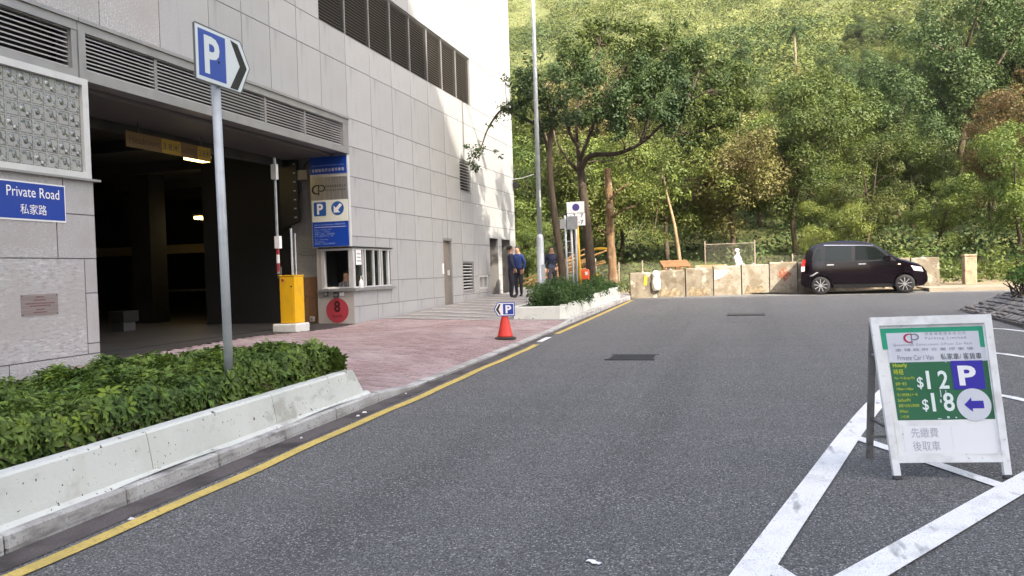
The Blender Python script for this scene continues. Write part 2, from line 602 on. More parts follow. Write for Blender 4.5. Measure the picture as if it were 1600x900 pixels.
# --- garage interior
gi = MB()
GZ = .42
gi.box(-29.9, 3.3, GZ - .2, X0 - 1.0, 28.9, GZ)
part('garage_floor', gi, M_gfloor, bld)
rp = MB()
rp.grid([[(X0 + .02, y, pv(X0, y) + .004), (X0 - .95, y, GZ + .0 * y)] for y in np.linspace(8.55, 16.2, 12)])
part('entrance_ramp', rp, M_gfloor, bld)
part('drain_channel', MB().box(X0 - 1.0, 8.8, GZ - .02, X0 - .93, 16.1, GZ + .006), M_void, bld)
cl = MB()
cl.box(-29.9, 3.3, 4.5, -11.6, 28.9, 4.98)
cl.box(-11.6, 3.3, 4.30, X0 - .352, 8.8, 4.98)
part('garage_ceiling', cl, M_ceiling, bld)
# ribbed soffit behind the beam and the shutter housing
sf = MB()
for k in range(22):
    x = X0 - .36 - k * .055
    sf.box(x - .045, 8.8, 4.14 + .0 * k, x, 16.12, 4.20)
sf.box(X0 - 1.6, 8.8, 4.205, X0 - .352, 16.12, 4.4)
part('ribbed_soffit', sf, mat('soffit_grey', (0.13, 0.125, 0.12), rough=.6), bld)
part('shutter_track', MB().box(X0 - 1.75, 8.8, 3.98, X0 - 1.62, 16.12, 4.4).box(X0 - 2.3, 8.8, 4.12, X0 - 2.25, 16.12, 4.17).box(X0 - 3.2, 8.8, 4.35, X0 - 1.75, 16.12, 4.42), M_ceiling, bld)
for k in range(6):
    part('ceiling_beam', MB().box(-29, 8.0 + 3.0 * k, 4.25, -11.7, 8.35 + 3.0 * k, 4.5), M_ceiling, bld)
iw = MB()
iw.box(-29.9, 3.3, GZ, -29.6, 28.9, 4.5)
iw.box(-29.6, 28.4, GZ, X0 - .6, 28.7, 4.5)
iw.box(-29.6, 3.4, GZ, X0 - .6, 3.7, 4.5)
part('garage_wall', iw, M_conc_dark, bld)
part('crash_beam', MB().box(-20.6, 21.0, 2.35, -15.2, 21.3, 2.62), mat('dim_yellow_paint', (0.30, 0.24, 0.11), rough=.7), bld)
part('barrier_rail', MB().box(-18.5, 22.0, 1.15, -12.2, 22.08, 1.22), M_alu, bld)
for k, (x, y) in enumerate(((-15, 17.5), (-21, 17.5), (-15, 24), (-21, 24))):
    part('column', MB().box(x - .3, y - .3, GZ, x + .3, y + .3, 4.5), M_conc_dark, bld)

# --- right-hand jamb of the garage and the ticket kiosk (its front faces the driver)
KY = 16.13
jm = MB()
jm.box(-9.30, KY - .01, -.2, -8.80, KY + .25, 1.19)
jm.box(-8.80, KY - .01, -.2, X0 - .002, KY - .001, 1.19)
jm.box(-9.30, KY - .01, 2.131, X0 - .36, KY + .25, 4.3)
jm.box(X0 - .36, KY - .01, 2.131, X0 - .002, KY - .001, 4.98)
jm.box(-9.30, KY, 1.19, -9.19, KY + .25, 2.12)
jm.box(-9.30, KY + .05, 4.3, X0 - .36, KY + .25, 4.98)
part('kiosk_front', jm, mat('kiosk_stone', (0.43, 0.41, 0.385), [(60, (0.36, 0.34, 0.32), .45, .6), (1.5, (0.38, 0.355, 0.33), .45, .7)], rough=.6), bld)
sd = MB()
sd.box(-9.42, KY + .3, -.2, -9.31, KY + .5, 4.98)      # shadow gap
part('shadow_gap', sd, M_void, bld)
cw = MB()
cw.box(-10.05, KY + .22, 1.47, -9.42, KY + .5, 2.0)
cw.box(-10.05, KY + .22, 2.01, -9.42, KY + .5, 4.98)
part('jamb_panel', cw, M_granite, bld)
tl_ = MB()
part('jamb_core', MB().box(-12.5, KY + .3, -.2, -10.0, KY + .5, 4.98), M_void, bld)
tme = MB().box(0, 0, 0, .204, .03, .21).mesh('brown_tile', M_brown)
for i in range(3):
    for j in range(5):
        place('brown_tile', tme, bld, (-10.05 + i * .21, KY + .19, .38 + j * .217))
part('tile_backing', MB().box(-10.05, KY + .21, .1, -9.42, KY + .5, 1.465), M_brown, bld)
# kiosk room
kr = MB()
kr.box(-10.0, KY + 1.95, .3, X0 - .36, KY + 2.05, 2.6)
kr.box(-9.95, KY + .55, .3, -9.85, KY + 1.95, 2.6)
kr.box(-9.85, KY + .26, 2.5, X0 - .36, KY + 1.95, 2.6)
kr.box(-9.85, KY + .26, .9, X0 - .36, KY + 1.95, .95)
part('kiosk_room', kr, mat('kiosk_room', (0.16, 0.155, 0.15), rough=.8), bld)
part('kiosk_board', MB().box(-9.20, KY + 1.80, 1.55, -8.75, KY + 1.94, 2.25), mat('dark_red_board', (0.10, 0.02, 0.02), rough=.8), bld)
# kiosk window: front light and the long side light round the corner
wf = MB()
zs, ze = 1.20, 2.10
wf.box(-9.185, KY - .01, zs, -9.11, KY + .07, ze)
wf.box(-8.50, KY - .012, zs, X0 + .012, KY + .09, ze)
wf.box(-9.11, KY - .01, ze - .05, -8.50, KY + .07, ze)
wf.box(-9.11, KY - .01, zs, -8.50, KY + .07, zs + .03)
for y, w in ((16.62, .04), (16.74, .05), (17.18, .05), (17.5, .05), (17.62, .05), (17.98, .1)):
    wf.box(X0 - .07, y - w / 2, zs + .03, X0 + .008, y + w / 2, ze - .04)
wf.box(X0 - .07, KY + .09, zs, X0 + .01, 18.085, zs + .03)
wf.box(X0 - .07, KY + .09, ze - .04, X0 + .01, 18.085, ze)
kw = part('kiosk_window', wf, M_alu_pale, bld)
part('window_pane', MB().box(X0 - .045, 16.74, zs + .03, X0 - .038, 17.96, ze - .04), M_glass, kw)
part('window_pane', MB().box(X0 - .030, KY + .09, zs + .03, X0 - .024, 16.62, ze - .04), M_glass, kw)
part('window_sill', MB().box(-9.26, KY - .09, 1.135, X0 + .09, KY + .06, 1.19).box(X0 - .06, KY + .06, 1.135, X0 + .09, 18.16, 1.19), M_alu, kw)
part('window_hood', MB().box(-9.22, KY - .06, 2.105, X0 + .06, KY + .06, 2.13).box(X0 - .01, KY + .06, 2.105, X0 + .06, 18.13, 2.13), M_black, kw)

# --- door, low grille and the two deep doorways
dr = MB()
dr.box(X0 - .16, 21.75, .3, X0 - .10, 22.43, 2.46)
do = part('steel_door', dr, mat('grey_brown_door', (0.20, 0.175, 0.15), [(2, (0.16, 0.14, 0.12), .4, .7)], rough=.5), bld)
part('door_frame', MB().box(X0 - .16, 21.73, .3, X0 - .01, 21.78, 2.48).box(X0 - .16, 22.40, .3, X0 - .01, 22.45, 2.48).box(X0 - .16, 21.78, 2.42, X0 - .01, 22.40, 2.48), M_alu, do)
part('door_handle', MB().box(X0 - .10, 22.28, 1.4, X0 - .06, 22.36, 1.55), M_alu_pale, do)
part('door_notice', MB().box(X0 + .002, 21.60, 1.45, X0 + .012, 21.72, 1.75), M_white, bld)
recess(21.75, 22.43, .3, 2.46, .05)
lg = MB()
for y in (24.88, 25.32, 25.75):
    lg.box(X0 - .12, y, .90, X0 + .012, y + .05, 1.36)
lg.box(X0 - .12, 24.93, .90, X0 + .011, 25.75, .96)
lg.box(X0 - .12, 24.93, 1.30, X0 + .011, 25.75, 1.36)
part('vent_frame', lg, M_alu_pale, bld)
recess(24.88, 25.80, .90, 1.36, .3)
for a, b in ((26.16, 27.12), (27.55, 28.62)):
    recess(a, b, .3, 2.62, 1.0, mat('doorway_plaster', (0.42, 0.39, 0.35), rough=.8), 'doorway')
part('doorway_floor', MB().box(X0 - 1.3, 26.16, .3, X0 - .0, 28.62, .66), M_granite_far, bld)
# plinth course that follows the rising pavement
# ================================================================ ground
def terrain(x, y):
    d = max(0.0, y - 35.0)
    base = A * min(y, 35) - .02
    n = math.sin(x * .11 + y * .05) * 1.3 + math.sin(x * .05 - y * .085 + 1.3) * 2.0 + math.sin(x * .23 + 2.1) * math.sin(y * .19) * .8
    side = .004 * max(0, x - 5) ** 2 * sstep(35, 90, y)
    return base + .22 * d + .0009 * d * d + n * sstep(36, 75, y) + min(side, 14)
gx = np.concatenate([np.linspace(-260, -32, 12), np.linspace(-28, 70, 50), np.linspace(78, 300, 14)])
gy = np.concatenate([np.linspace(-150, -22, 8), np.linspace(-18, 34, 14), np.linspace(36, 200, 56), np.linspace(208, 420, 22)])
g = MB().grid([[(x, y, terrain(x, y) - (.25 if y < 34 else 0)) for x in gx] for y in gy])
M_earth = mat('hill_earth', (0.085, 0.100, 0.028), [(.35, (0.12, 0.125, 0.04), .45, .65), (1.2, (0.05, 0.064, 0.02), .5, .65)], rough=.95)
struct('hillside', g, M_earth, smooth=True)

M_asph = mat('asphalt', (0.146, 0.146, 0.141), [(.35, (0.116, 0.116, 0.111), .45, .7), ((1.1, .05, 1), (0.102, 0.102, 0.098), .52, .66), ((.7, .22, 1), (0.142, 0.140, 0.137), .56, .70, 5), (5, (0.118, 0.118, 0.113), .5, .75), (.9, (0.080, 0.079, 0.078), .66, .74, 6),
             (66, (0.075, 0.075, 0.072), .51, .58, 3), (52, (0.235, 0.234, 0.228), .575, .645, 3), (110, (0.038, 0.038, 0.037), .60, .65, 1), (85, (0.42, 0.415, 0.40), .64, .68, 1)], rough=.85, bump=(110, 1.0, .010), spec=.3)
M_gutter = mat('gutter_asphalt', (0.098, 0.085, 0.082), [(90, (0.14, 0.125, 0.12), .55, .66, 2), (2.5, (0.045, 0.038, 0.036), .45, .65), (30, (0.12, 0.11, 0.10), .66, .74)], rough=.9, bump=(180, .8, .005))
def sheet(x0, x1, y0, y1, dz, nx=2, ny=60, f=None):
    f = f or (lambda x, y: A * y + dz)
    return MB().grid([[(x, y, f(x, y)) for x in np.linspace(x0, x1, nx)] for y in np.linspace(y0, y1, ny)])
struct('road', sheet(-3.78, 34, -9, 30.6, 0), M_asph)
struct('gutter', sheet(-3.80, -3.585, 0, 26.6, .004), M_gutter)
M_dirt = mat('sandy_ground', (0.22, 0.175, 0.11), [(1.2, (0.17, 0.135, 0.085), .4, .7), (25, (0.14, 0.115, 0.075), .5, .65), (.6, (0.09, 0.10, 0.04), .58, .7)], rough=.95, bump=(20, .6, .03))
def lot(x, y):
    return A * y + .03 + .03 * math.sin(x * 1.3 + y * .7)
struct('sandy_verge', sheet(-14, 34, 28.9, 37.5, 0, 40, 14, lambda x, y: lot(x, y) + max(0, y - 33) * .06), M_dirt)
# far pavement right of the barriers, with its kerb
struct('far_pavement', MB().box(5.6, 28.2, A * 28 - .2, 34, 30.2, A * 29 + .10), mat('worn_concrete', (0.26, 0.225, 0.17), [(2, (0.20, 0.17, 0.13), .4, .7), (40, (0.17, 0.15, 0.12), .5, .65)], rough=.9, bump=(40, .4, .01)))

# --- yellow edge line, worn
M_yl = mat('yellow_line_paint', (0.62, 0.46, 0.12), [(40, (0.34, 0.27, 0.09), .56, .68), (6, (0.46, 0.35, 0.10), .45, .7), (200, (0.16, 0.14, 0.08), .60, .68, 2)], rough=.8, bump=(200, .5, .004))
M_wl = mat('white_line_paint', (0.80, 0.80, 0.77), [(7, (0.64, 0.64, 0.62), .50, .75), ((10, 3, 1), (0.26, 0.26, 0.26), .60, .74, 6), (160, (0.25, 0.25, 0.25), .60, .68, 2)], rough=.8, bump=(200, .5, .004))
def stripe(pts, w, name, m, dz=.008, f=None):
    """ribbon along a line of ground points"""
    f = f or (lambda x, y: A * y)
    rows = []
    P = [Vector((a, b)) for a, b in pts]
    for i, p in enumerate(P):
        d = (P[min(i + 1, len(P) - 1)] - P[max(i - 1, 0)]).normalized()
        n = Vector((-d.y, d.x))
        ww = w[i] if hasattr(w, '__len__') else w
        a, b = p + n * ww / 2, p - n * ww / 2
        rows.append([(a.x, a.y, f(a.x, a.y) + dz), (b.x, b.y, f(b.x, b.y) + dz)])
    return struct(name, MB().grid(rows, flip=False), m)
def fix_up(o):
    bm = bmesh.new(); bm.from_mesh(o.data)
    for fc in bm.faces:
        fc.normal_update()
        if fc.normal.z < 0: fc.normal_flip()
    bm.to_mesh(o.data); bm.free()
wob = lambda y: -3.475 + .012 * math.sin(y * 1.7) + .008 * math.sin(y * 4.1)
stripe([(wob(y), y) for y in np.linspace(1.0, 13.3, 50)], .105, 'yellow_line', M_yl)
stripe([(-3.55, 13.75), (-3.57, 14.55)], .11, 'white_dash', M_wl)
stripe([(-3.57 - .004 * (y - 15) ** 1.2 , y) for y in np.linspace(15.2, 26.6, 20)], .11, 'yellow_line', M_yl)
# white chevron island
def spl(P, n=10):
    out = []
    for i in range(len(P) - 1):
        p0, p1, p2, p3 = P[max(i - 1, 0)], P[i], P[i + 1], P[min(i + 2, len(P) - 1)]
        for k in range(n):
            t = k / n
            out.append(tuple(.5 * ((2 * p1[c]) + (-p0[c] + p2[c]) * t + (2 * p0[c] - 5 * p1[c] + 4 * p2[c] - p3[c]) * t * t + (-p0[c] + 3 * p1[c] - 3 * p2[c] + p3[c]) * t ** 3) for c in range(len(p1))))
    return out + [P[-1]]
stripe(spl([(-.24, 2.8), (-.12, 3.3), (.02, 3.85), (.19, 4.52), (.43, 5.45), (.73, 6.62), (1.08, 7.9), (1.62, 9.7), (2.35, 11.9), (3.2, 14.3), (4.1, 17.0)]), .165, 'white_edge_line', M_wl, .012)
stripe(spl([(.06, 3.2), (.485, 3.84), (.96, 4.55), (1.44, 5.27), (2.1, 6.25), (3.0, 7.6), (4.2, 9.4), (6.5, 12.9)]), .165, 'white_edge_line', M_wl, .012)
for a, b in (((.74, 6.70), (1.48, 5.32)), ((.06, 3.86), (.32, 3.42)), ((1.50, 9.75), (2.36, 8.55)), ((2.36, 8.55), (2.95, 7.1)), ((2.30, 12.9), (3.22, 11.88)), ((3.22, 11.88), (4.1, 9.9)), ((3.55, 15.9), (4.18, 15.3)), ((4.18, 15.3), (4.95, 13.4)), ((1.9, 6.0), (1.92, 5.95))):
    stripe([a, b], .10, 'white_hatch_line', M_wl, .008)
# gully cover and a patch in the asphalt
mc = MB()
for k in range(7):
    mc.box(-1.92, 11.30 + k * .09, A * 11.3 - .02, -1.30, 11.36 + k * .09, A * 11.3 + .010)
mc.box(-1.96, 11.25, A * 11.3 - .02, -1.26, 11.298, A * 11.3 + .012)
mc.box(-1.96, 11.90, A * 11.3 - .02, -1.26, 11.95, A * 11.3 + .012)
mcv = thing('gully_cover', 'dark iron drain cover set in the middle of the asphalt', 'drain cover', (-1.6, 11.6, A * 11.6))
part('grating', mc, mat('cast_iron', (0.055, 0.055, 0.056), [(20, (0.06, 0.055, 0.05), .5, .7)], rough=.6, metal=.4), mcv)
part('pit', MB().box(-1.95, 11.26, A * 11.3 - .001, -1.27, 11.94, A * 11.3 + .003), M_black, mcv)
mc2 = thing('manhole_cover', 'flat grey square manhole cover far out in the road, level with the planter', 'manhole cover', (-.4, 19.6, A * 19.6))
part('cover', MB().box(-.4, 19.3, A * 19.3, .35, 19.9, A * 19.6 + .012), mat('cover_steel', (0.09, 0.088, 0.085), [(30, (0.06, 0.06, 0.06), .5, .6)], rough=.6, metal=.3), mc2)
part('frame', MB().box(-.45, 19.22, A * 19.3, .40, 19.298, A * 19.6 + .010).box(-.45, 19.902, A * 19.3, .40, 19.97, A * 19.6 + .010), M_black, mc2)
lt = thing('litter_scrap', 'crumpled white paper scrap lying on the asphalt in front of the camera', 'litter', (-.755, 3.72, A * 3.72))
part('paper', MB().grid([[(-.775 + .02 * i + .012 * j, 3.75 - .022 * i * .6 + .01 * j, A * 3.7 + .006 + .008 * ((i + j) % 2)) for j in range(3)] for i in range(4)]), M_white, lt)
for k, (x, y) in enumerate(((-3.70, 6.05), (-3.66, 7.02), (-3.68, 7.2), (-3.72, 8.3), (-3.55, 3.9))):
    r = .009 + .006 * (k % 3)
    l2 = thing('leaf_litter', 'tiny pale scrap of litter in the gutter below the white planter wall', 'litter', (x, y, A * y), group='pale scraps in the gutter')
    part('scrap', MB().hexa([(x - r, y - r, A * y + .004), (x + r, y - r * .6, A * y + .004), (x + r, y + r, A * y + .004), (x - r, y + r * .5, A * y + .004),
                            (x - r * .6, y - r * .5, A * y + .012), (x + r * .7, y - r * .3, A * y + .018), (x + r * .6, y + r * .6, A * y + .010), (x - r * .7, y + r * .4, A * y + .014)]), M_white, l2)

# --- kerb stones
M_kerb = mat('kerb_concrete', (0.46, 0.46, 0.44), [(2.2, (0.30, 0.29, 0.27), .48, .68), (50, (0.28, 0.27, 0.26), .55, .66), ((3, 3, 14), (0.17, 0.16, 0.15), .56, .72, 5)], rough=.85, bump=(60, .5, .006), vary=.06)
def kx(y):      # outer edge of the kerb
    return -3.80 + .05 * sstep(7.6, 9.2, y) - .07 * sstep(15.5, 18, y)
kerb = thing('kerb', 'weathered concrete kerb running along the left edge of the road', 'kerb', (-3.85, 12, .1))
def kerb_stone(y0, y1, w=.15):
    def h(y):
        return .105 - .068 * (sstep(7.8, 8.6, y) - sstep(16.8, 17.5, y))
    def hexp(a, b):
        xa, xb = kx(a), kx(b)
        return [(xa, a, A * a - .1), (xa, b, A * b - .1), (xa - w, b, A * b - .1), (xa - w, a, A * a - .1),
                (xa - .012, a, A * a + h(a)), (xb - .012, b, A * b + h(b)), (xb - w, b, A * b + h(b)), (xa - w, a, A * a + h(a))]
    p = hexp(y0, y1)
    p[1] = (kx(y1), y1, A * y1 - .1); p[2] = (kx(y1) - w, y1, A * y1 - .1)
    return MB().hexa([p[0], p[1], p[2], p[3], p[4], p[5], p[6], p[7]])
y = .6
while y < 27:
    ln = .9 + rnd.uniform(-.03, .03)
    part('kerb_stone', kerb_stone(y + .004, y + ln - .004), M_kerb, kerb, bevel=.012)
    y += ln
part('kerb_bedding', MB().grid([[(kx(y_) - .004, y_, A * y_ + .022), (kx(y_) - .145, y_, A * y_ + .022)] for y_ in np.linspace(.6, 27, 60)]), M_gutter, kerb)

# --- pavement: concrete part and the sheet below the brick pavers
M_pave = mat('pavement_concrete', (0.27, 0.255, 0.24), [(1.5, (0.21, 0.195, 0.185), .4, .7), (50, (0.19, 0.18, 0.17), .55, .65), ((.5, 5, 1), (0.35, 0.33, 0.31), .55, .7)], rough=.9, bump=(80, .4, .006))
struct('pavement', sheet(X0 + .05, -3.87, 17.25, 29.4, 0, 14, 30, pv), M_pave)
struct('pavement_end', sheet(X0 - 2.5, -5.0, 29.4, 33.5, 0, 10, 10, lambda x, y: pv(min(x, -5), 29.4) - .02), M_pave)
struct('driveway_slab', sheet(X0 + .02, -5.9, 1.0, 8.6, 0, 8, 20, lambda x, y: pv(x, y) - .006), M_pave)
struct('paver_bed', sheet(X0 + .02, -3.9, 7.6, 17.3, 0, 14, 30, lambda x, y: pv(x, y) - .012), mat('paver_bed', (0.055, 0.042, 0.04), [(40, (0.14, 0.11, 0.1), .5, .65)], rough=.95))
M_zeb = mat('faded_white_paint', (0.50, 0.48, 0.45), [(8, (0.32, 0.30, 0.28), .45, .65), (70, (0.22, 0.21, 0.2), .55, .65)], rough=.85)
for k in range(9):
    y0 = 16.6 + k * .95
    stripe([(X0 + .12, y0 + 1.0), (X0 + 2.6, y0 + .35 if k else y0 + .6)], .16, 'faded_stripe', M_zeb, .012, pv)
# brick pavers
M_paver = mat('brick_paver', (0.305, 0.220, 0.211), [(3, (0.245, 0.172, 0.165), .42, .68), (90, (0.40, 0.295, 0.285), .56, .68), (.8, (0.375, 0.30, 0.29), .45, .72)], rough=.85, bump=(120, .5, .005), vary=.15, island=.15)
paving = thing('brick_paving', 'worn dusty pink brick paving of the car park entrance apron', 'paving', (-5.5, 12, .2))
PL, PW, PG = .203, .103, .013
cand = []
row = 0
yy = 7.62
while yy < 17.25:
    off = (PL + PG) / 2 if row % 2 else 0
    if off and not (yy < 7.95):
        cand.append((-3.905 - PL / 4 + .003, yy + PW / 2, PL / 2 - PG / 2))
    x = -3.905 - off
    while x > X0 + .1:
        if not (yy < 7.95 and x < -6.2 + 0):
            cand.append((x - PL / 2, yy + PW / 2, PL))
        x -= PL + PG
    yy += PW + PG
    row += 1
cand.sort(key=lambda c: c[0] ** 2 + c[1] ** 2)
def paver_mb(mb, cx, cy, ln):
    e = .006
    dx, dy = ln / 2, PW / 2
    dz = rnd.uniform(-.0035, .0035)
    P = []
    for s, zz in ((0, -.05), (0, -e), (e, 0)):
        for sx, sy in ((-1, -1), (1, -1), (1, 1), (-1, 1)):
            x, y = cx + sx * (dx - s), cy + sy * (dy - s)
            P.append((x, y, pv(x, y) + zz + dz))
    return mb.add(P, [(0, 1, 5, 4), (1, 2, 6, 5), (2, 3, 7, 6), (3, 0, 4, 7), (4, 5, 9, 8), (5, 6, 10, 9), (6, 7, 11, 10), (7, 4, 8, 11), (8, 9, 10, 11)])
for c in cand[:300]:
    part('brick_paver', paver_mb(MB(), *c), M_paver, paving)
rest = MB()
for c in cand[300:]:
    paver_mb(rest, *c)
part('brick_pavers', rest, M_paver, paving, kind='stuff')

# --- white planter wall beside the road
M_wpaint = mat('old_white_paint', (0.60, 0.62, 0.575), [(1.3, (0.52, 0.545, 0.50), .45, .7), (7, (0.50, 0.50, 0.46), .62, .74, 5), ((5, 5, 1.2), (0.56, 0.57, 0.52), .56, .72),
                                                (3.2, (0.40, 0.40, 0.36), .58, .68, 6), ((2, 2, 5), (0.36, 0.36, 0.32), .60, .72, 8), (15, (0.07, 0.065, 0.06), .68, .71, 4), (34, (0.09, 0.085, 0.08), .70, .73, 2)], rough=.75, bump=(25, .35, .01))
def wall_profile(y, s=0):
    z = A * y
    return [(-3.895 + s, y, z + .06), (-3.905 + s, y, z + .16), (-3.945 + s, y, z + .372), (-3.96 + s, y, z + .388), (-4.065 - s * .3, y, z + .385), (-4.075 - s * .3, y, z + .05)]
pw = thing('planter_wall', 'long low white painted concrete planter wall with black specks in front of the hedge', 'wall', (-3.98, 5, A * 5))
segs = [(.6, 2.55), (2.556, 4.5), (4.506, 6.0), (6.006, 7.45)]
for i, (a, b) in enumerate(segs):
    rows = [wall_profile(y_) for y_ in np.linspace(a, b, 8)]
    if i == 3:
        e1 = wall_profile(7.50); e2 = wall_profile(7.74)
        e2 = [(x, y_, min(z, A * y_ + .10)) for x, y_, z in e2]
        rows += [e1, e2]
    m_ = MB().grid(rows)
    n = len(rows[0])
    m_.add(rows[0], [tuple(range(n))])
    m_.add(rows[-1], [tuple(range(n - 1, -1, -1))])
    part('wall_section', m_, M_wpaint, pw)
part('wall_footing', MB().grid([[(-3.865, y_, A * y_ + .108 + (.012 * math.sin(y_ * 3))), (-3.90, y_, A * y_ + .128), (-3.93, y_, A * y_ + .135)] for y_ in np.linspace(.6, 7.74, 30)]), M_wpaint, pw)
M_soil = mat('planter_soil', (0.045, 0.033, 0.022), [(20, (0.08, 0.06, 0.04), .5, .65)], rough=1.0, bump=(30, .8, .03))
struct('planter_soil', sheet(-5.95, -4.07, .6, 7.75, 0, 4, 12, lambda x, y: A * y + .28 + .02 * math.sin(7 * x + 5 * y)), M_soil)
part('rear_edging', MB().box(-6.05, .6, 0, -5.95, 7.9, .42).box(-5.95, 7.76, 0, -4.08, 7.82, .36), M_kerb, pw)

# --- second planter, round the lamp post and the trees
p2 = thing('tree_planter_wall', 'low grubby white planter wall under the trees at the bend of the kerb', 'wall', (-4, 22, .5))
def seg2(pts, w=.14, h0=.06, h1=.43):
    mb = MB()
    P = [Vector((a, b, 0)) for a, b in pts]
    rows = []
    for i, p in enumerate(P):
        d = (P[min(i + 1, len(P) - 1)] - P[max(i - 1, 0)]).normalized()
        n = Vector((d.y, -d.x, 0))
        o, q = p, p - n * w
        z = A * p.y
        rows.append([(o.x, o.y, z + h0), (o.x - n.x * .02, o.y - n.y * .02, z + h1 - .012), (o.x - n.x * .035, o.y - n.y * .035, z + h1), (q.x, q.y, z + h1), (q.x, q.y, z + h0)])
    mb.grid(rows)
    mb.add(rows[0], [(0, 1, 2, 3, 4)]); mb.add(rows[-1], [(4, 3, 2, 1, 0)])
    return mb
part('wall_section', seg2([(-5.25, 19.5), (-5.22, 17.9), (-5.12, 17.56), (-4.05, 17.6), (-3.93, 17.72)], h1=.40), M_wpaint, p2)
part('wall_section', seg2([(-3.93, 17.726), (-3.97, 19.2), (-3.99, 21.0)]), M_wpaint, p2)
part('wall_section', seg2([(-3.99, 21.006), (-3.98, 23.0), (-3.95, 24.6)], h1=.47), M_wpaint, p2)
part('wall_section', seg2([(-3.95, 24.606), (-3.95, 26.0), (-4.1, 27.0), (-4.5, 27.5)], h1=.50), M_wpaint, p2)
part('wall_section', seg2([(-4.5, 27.506), (-6.1, 27.6)], h1=.45), M_wpaint, p2)
struct('tree_bed_soil', sheet(-5.2, -4.05, 17.7, 27.5, 0, 4, 12, lambda x, y: A * y + .36 + .02 * math.sin(7 * x + 5 * y)), M_soil)

# --- stone-pitched traffic island at the right
isl = thing('stone_island', 'sloping island kerb faced with rough grey stone setts at the right edge of the road', 'traffic island', (6, 16, A * 16))
M_sett = mat('grey_sett', (0.25, 0.235, 0.22), [(14, (0.19, 0.175, 0.16), .42, .65), (70, (0.28, 0.26, 0.24), .55, .68), (4, (0.15, 0.14, 0.125), .5, .7)], rough=.85, bump=(40, .6, .012), vary=.16)
ib = (4.52, 11.0, 10.5, 19.95)       # x0, y0, x1, y1 of the base
zt = .44
run = .75
core3 = MB()
z0 = A * 15
bp = [(ib[0] + .03, ib[1] + .03, z0 - .1), (ib[2], ib[1] + .03, z0 - .1), (ib[2], ib[3] - .03, z0 - .1), (ib[0] + .03, ib[3] - .03, z0 - .1)]
tp = [(ib[0] + run, ib[1] + run, z0 + zt - .02), (ib[2] - run, ib[1] + run, z0 + zt - .02), (ib[2] - run, ib[3] - run, z0 + zt + .03), (ib[0] + run, ib[3] - run, z0 + zt + .03)]
bq = [(p[0] + (.02 if p[0] < 6 else -.02), p[1] + (.02 if p[1] < 15 else -.02), z0 + .05) for p in bp]
core3.hexa(bp + bq).hexa([(p[0], p[1], p[2] + .002) for p in bq] + tp)
part('mortar_core', core3, mat('sett_mortar', (0.035, 0.03, 0.027), rough=1.0), isl)
part('island_kerb', MB().box(ib[0], ib[1], z0 - .2, ib[0] + .06, ib[3], z0 + .075).box(ib[0] + .06, ib[3] - .06, z0 - .2, ib[2], ib[3], z0 + .09), mat('dark_kerb', (0.13, 0.12, 0.11), [(10, (0.09, 0.08, 0.075), .4, .7)], rough=.9), isl)
def setts(o, du, dv, lu, lv, skip=lambda u, v: False):
    """rough rectangular stones over a sloping face: o + u*du + v*dv"""
    o, du, dv = Vector(o), Vector(du).normalized(), Vector(dv).normalized()
    n = du.cross(dv)
    if n.z < 0: n = -n
    v = 0
    while v < lv - .05:
        h = rnd.choice((.15, .19, .24))
        h = min(h, lv - v)
        u = 0
        while u < lu:
            w = rnd.choice((.16, .24, .34, .42))
            parts_ = [(v, h)] if (w < .3 or h < .16) else [(v, h * .5), (v + h * .5, h * .5)]
            for pv0, ph in parts_:
                if skip(u + w / 2, pv0 + ph / 2): continue
                g_ = .019
                j = lambda s=.012: rnd.uniform(-s, s)
                q4 = [(u + g_ + j(), pv0 + g_ + j(.008)), (u + w - g_ + j(), pv0 + g_ + j(.008)), (u + w - g_ + j(), pv0 + ph - g_ + j(.008)), (u + g_ + j(), pv0 + ph - g_ + j(.008))]
                t = .035 + rnd.uniform(-.01, .015)
                lo = [o + du * a + dv * b - n * .02 for a, b in q4]
                cu, cv = sum(a for a, b in q4) / 4, sum(b for a, b in q4) / 4
                mid = [o + du * a + dv * b + n * (t - .012) for a, b in q4]
                hi = [o + du * (cu + (a - cu) * .84) + dv * (cv + (b - cv) * .84) + n * (t + rnd.uniform(-.005, .005)) for a, b in q4]
                mb = MB().add(lo + mid + hi, [(0, 1, 5, 4), (1, 2, 6, 5), (2, 3, 7, 6), (3, 0, 4, 7), (4, 5, 9, 8), (5, 6, 10, 9), (6, 7, 11, 10), (7, 4, 8, 11), (8, 9, 10, 11)])
                part('sett', mb, M_sett, isl)
            u += w
        v += h
sl = math.hypot(run, zt - .05)
setts((ib[0] + .05, ib[1] + 2.5, z0 + .06), (0, 1, 0), (run, 0, zt - .04), ib[3] - ib[1] - 2.5, sl, skip=lambda u, v: u > ib[3] - ib[1] - 2.55 - v * run / sl)
setts((ib[0] + .1, ib[3] - .05, z0 + .06), (1, 0, 0), (0, -run, zt - .02), 3.2, sl, skip=lambda u, v: u < v * run / sl)
part('island_soil', MB().grid([[(x, y_, z0 + zt + .012 + .03 * math.sin(3 * x + 2 * y_) ** 2) for x in np.linspace(ib[0] + run + .42, ib[2] - run, 8)] for y_ in np.linspace(ib[1] + run, ib[3] - run - .03, 12)]), M_soil, isl)
setts((ib[0] + run + .02, ib[1] + 3.0, z0 + zt - .015), (0, 1, 0), (1, 0, 0.01), ib[3] - ib[1] - run - 3.0, .42)
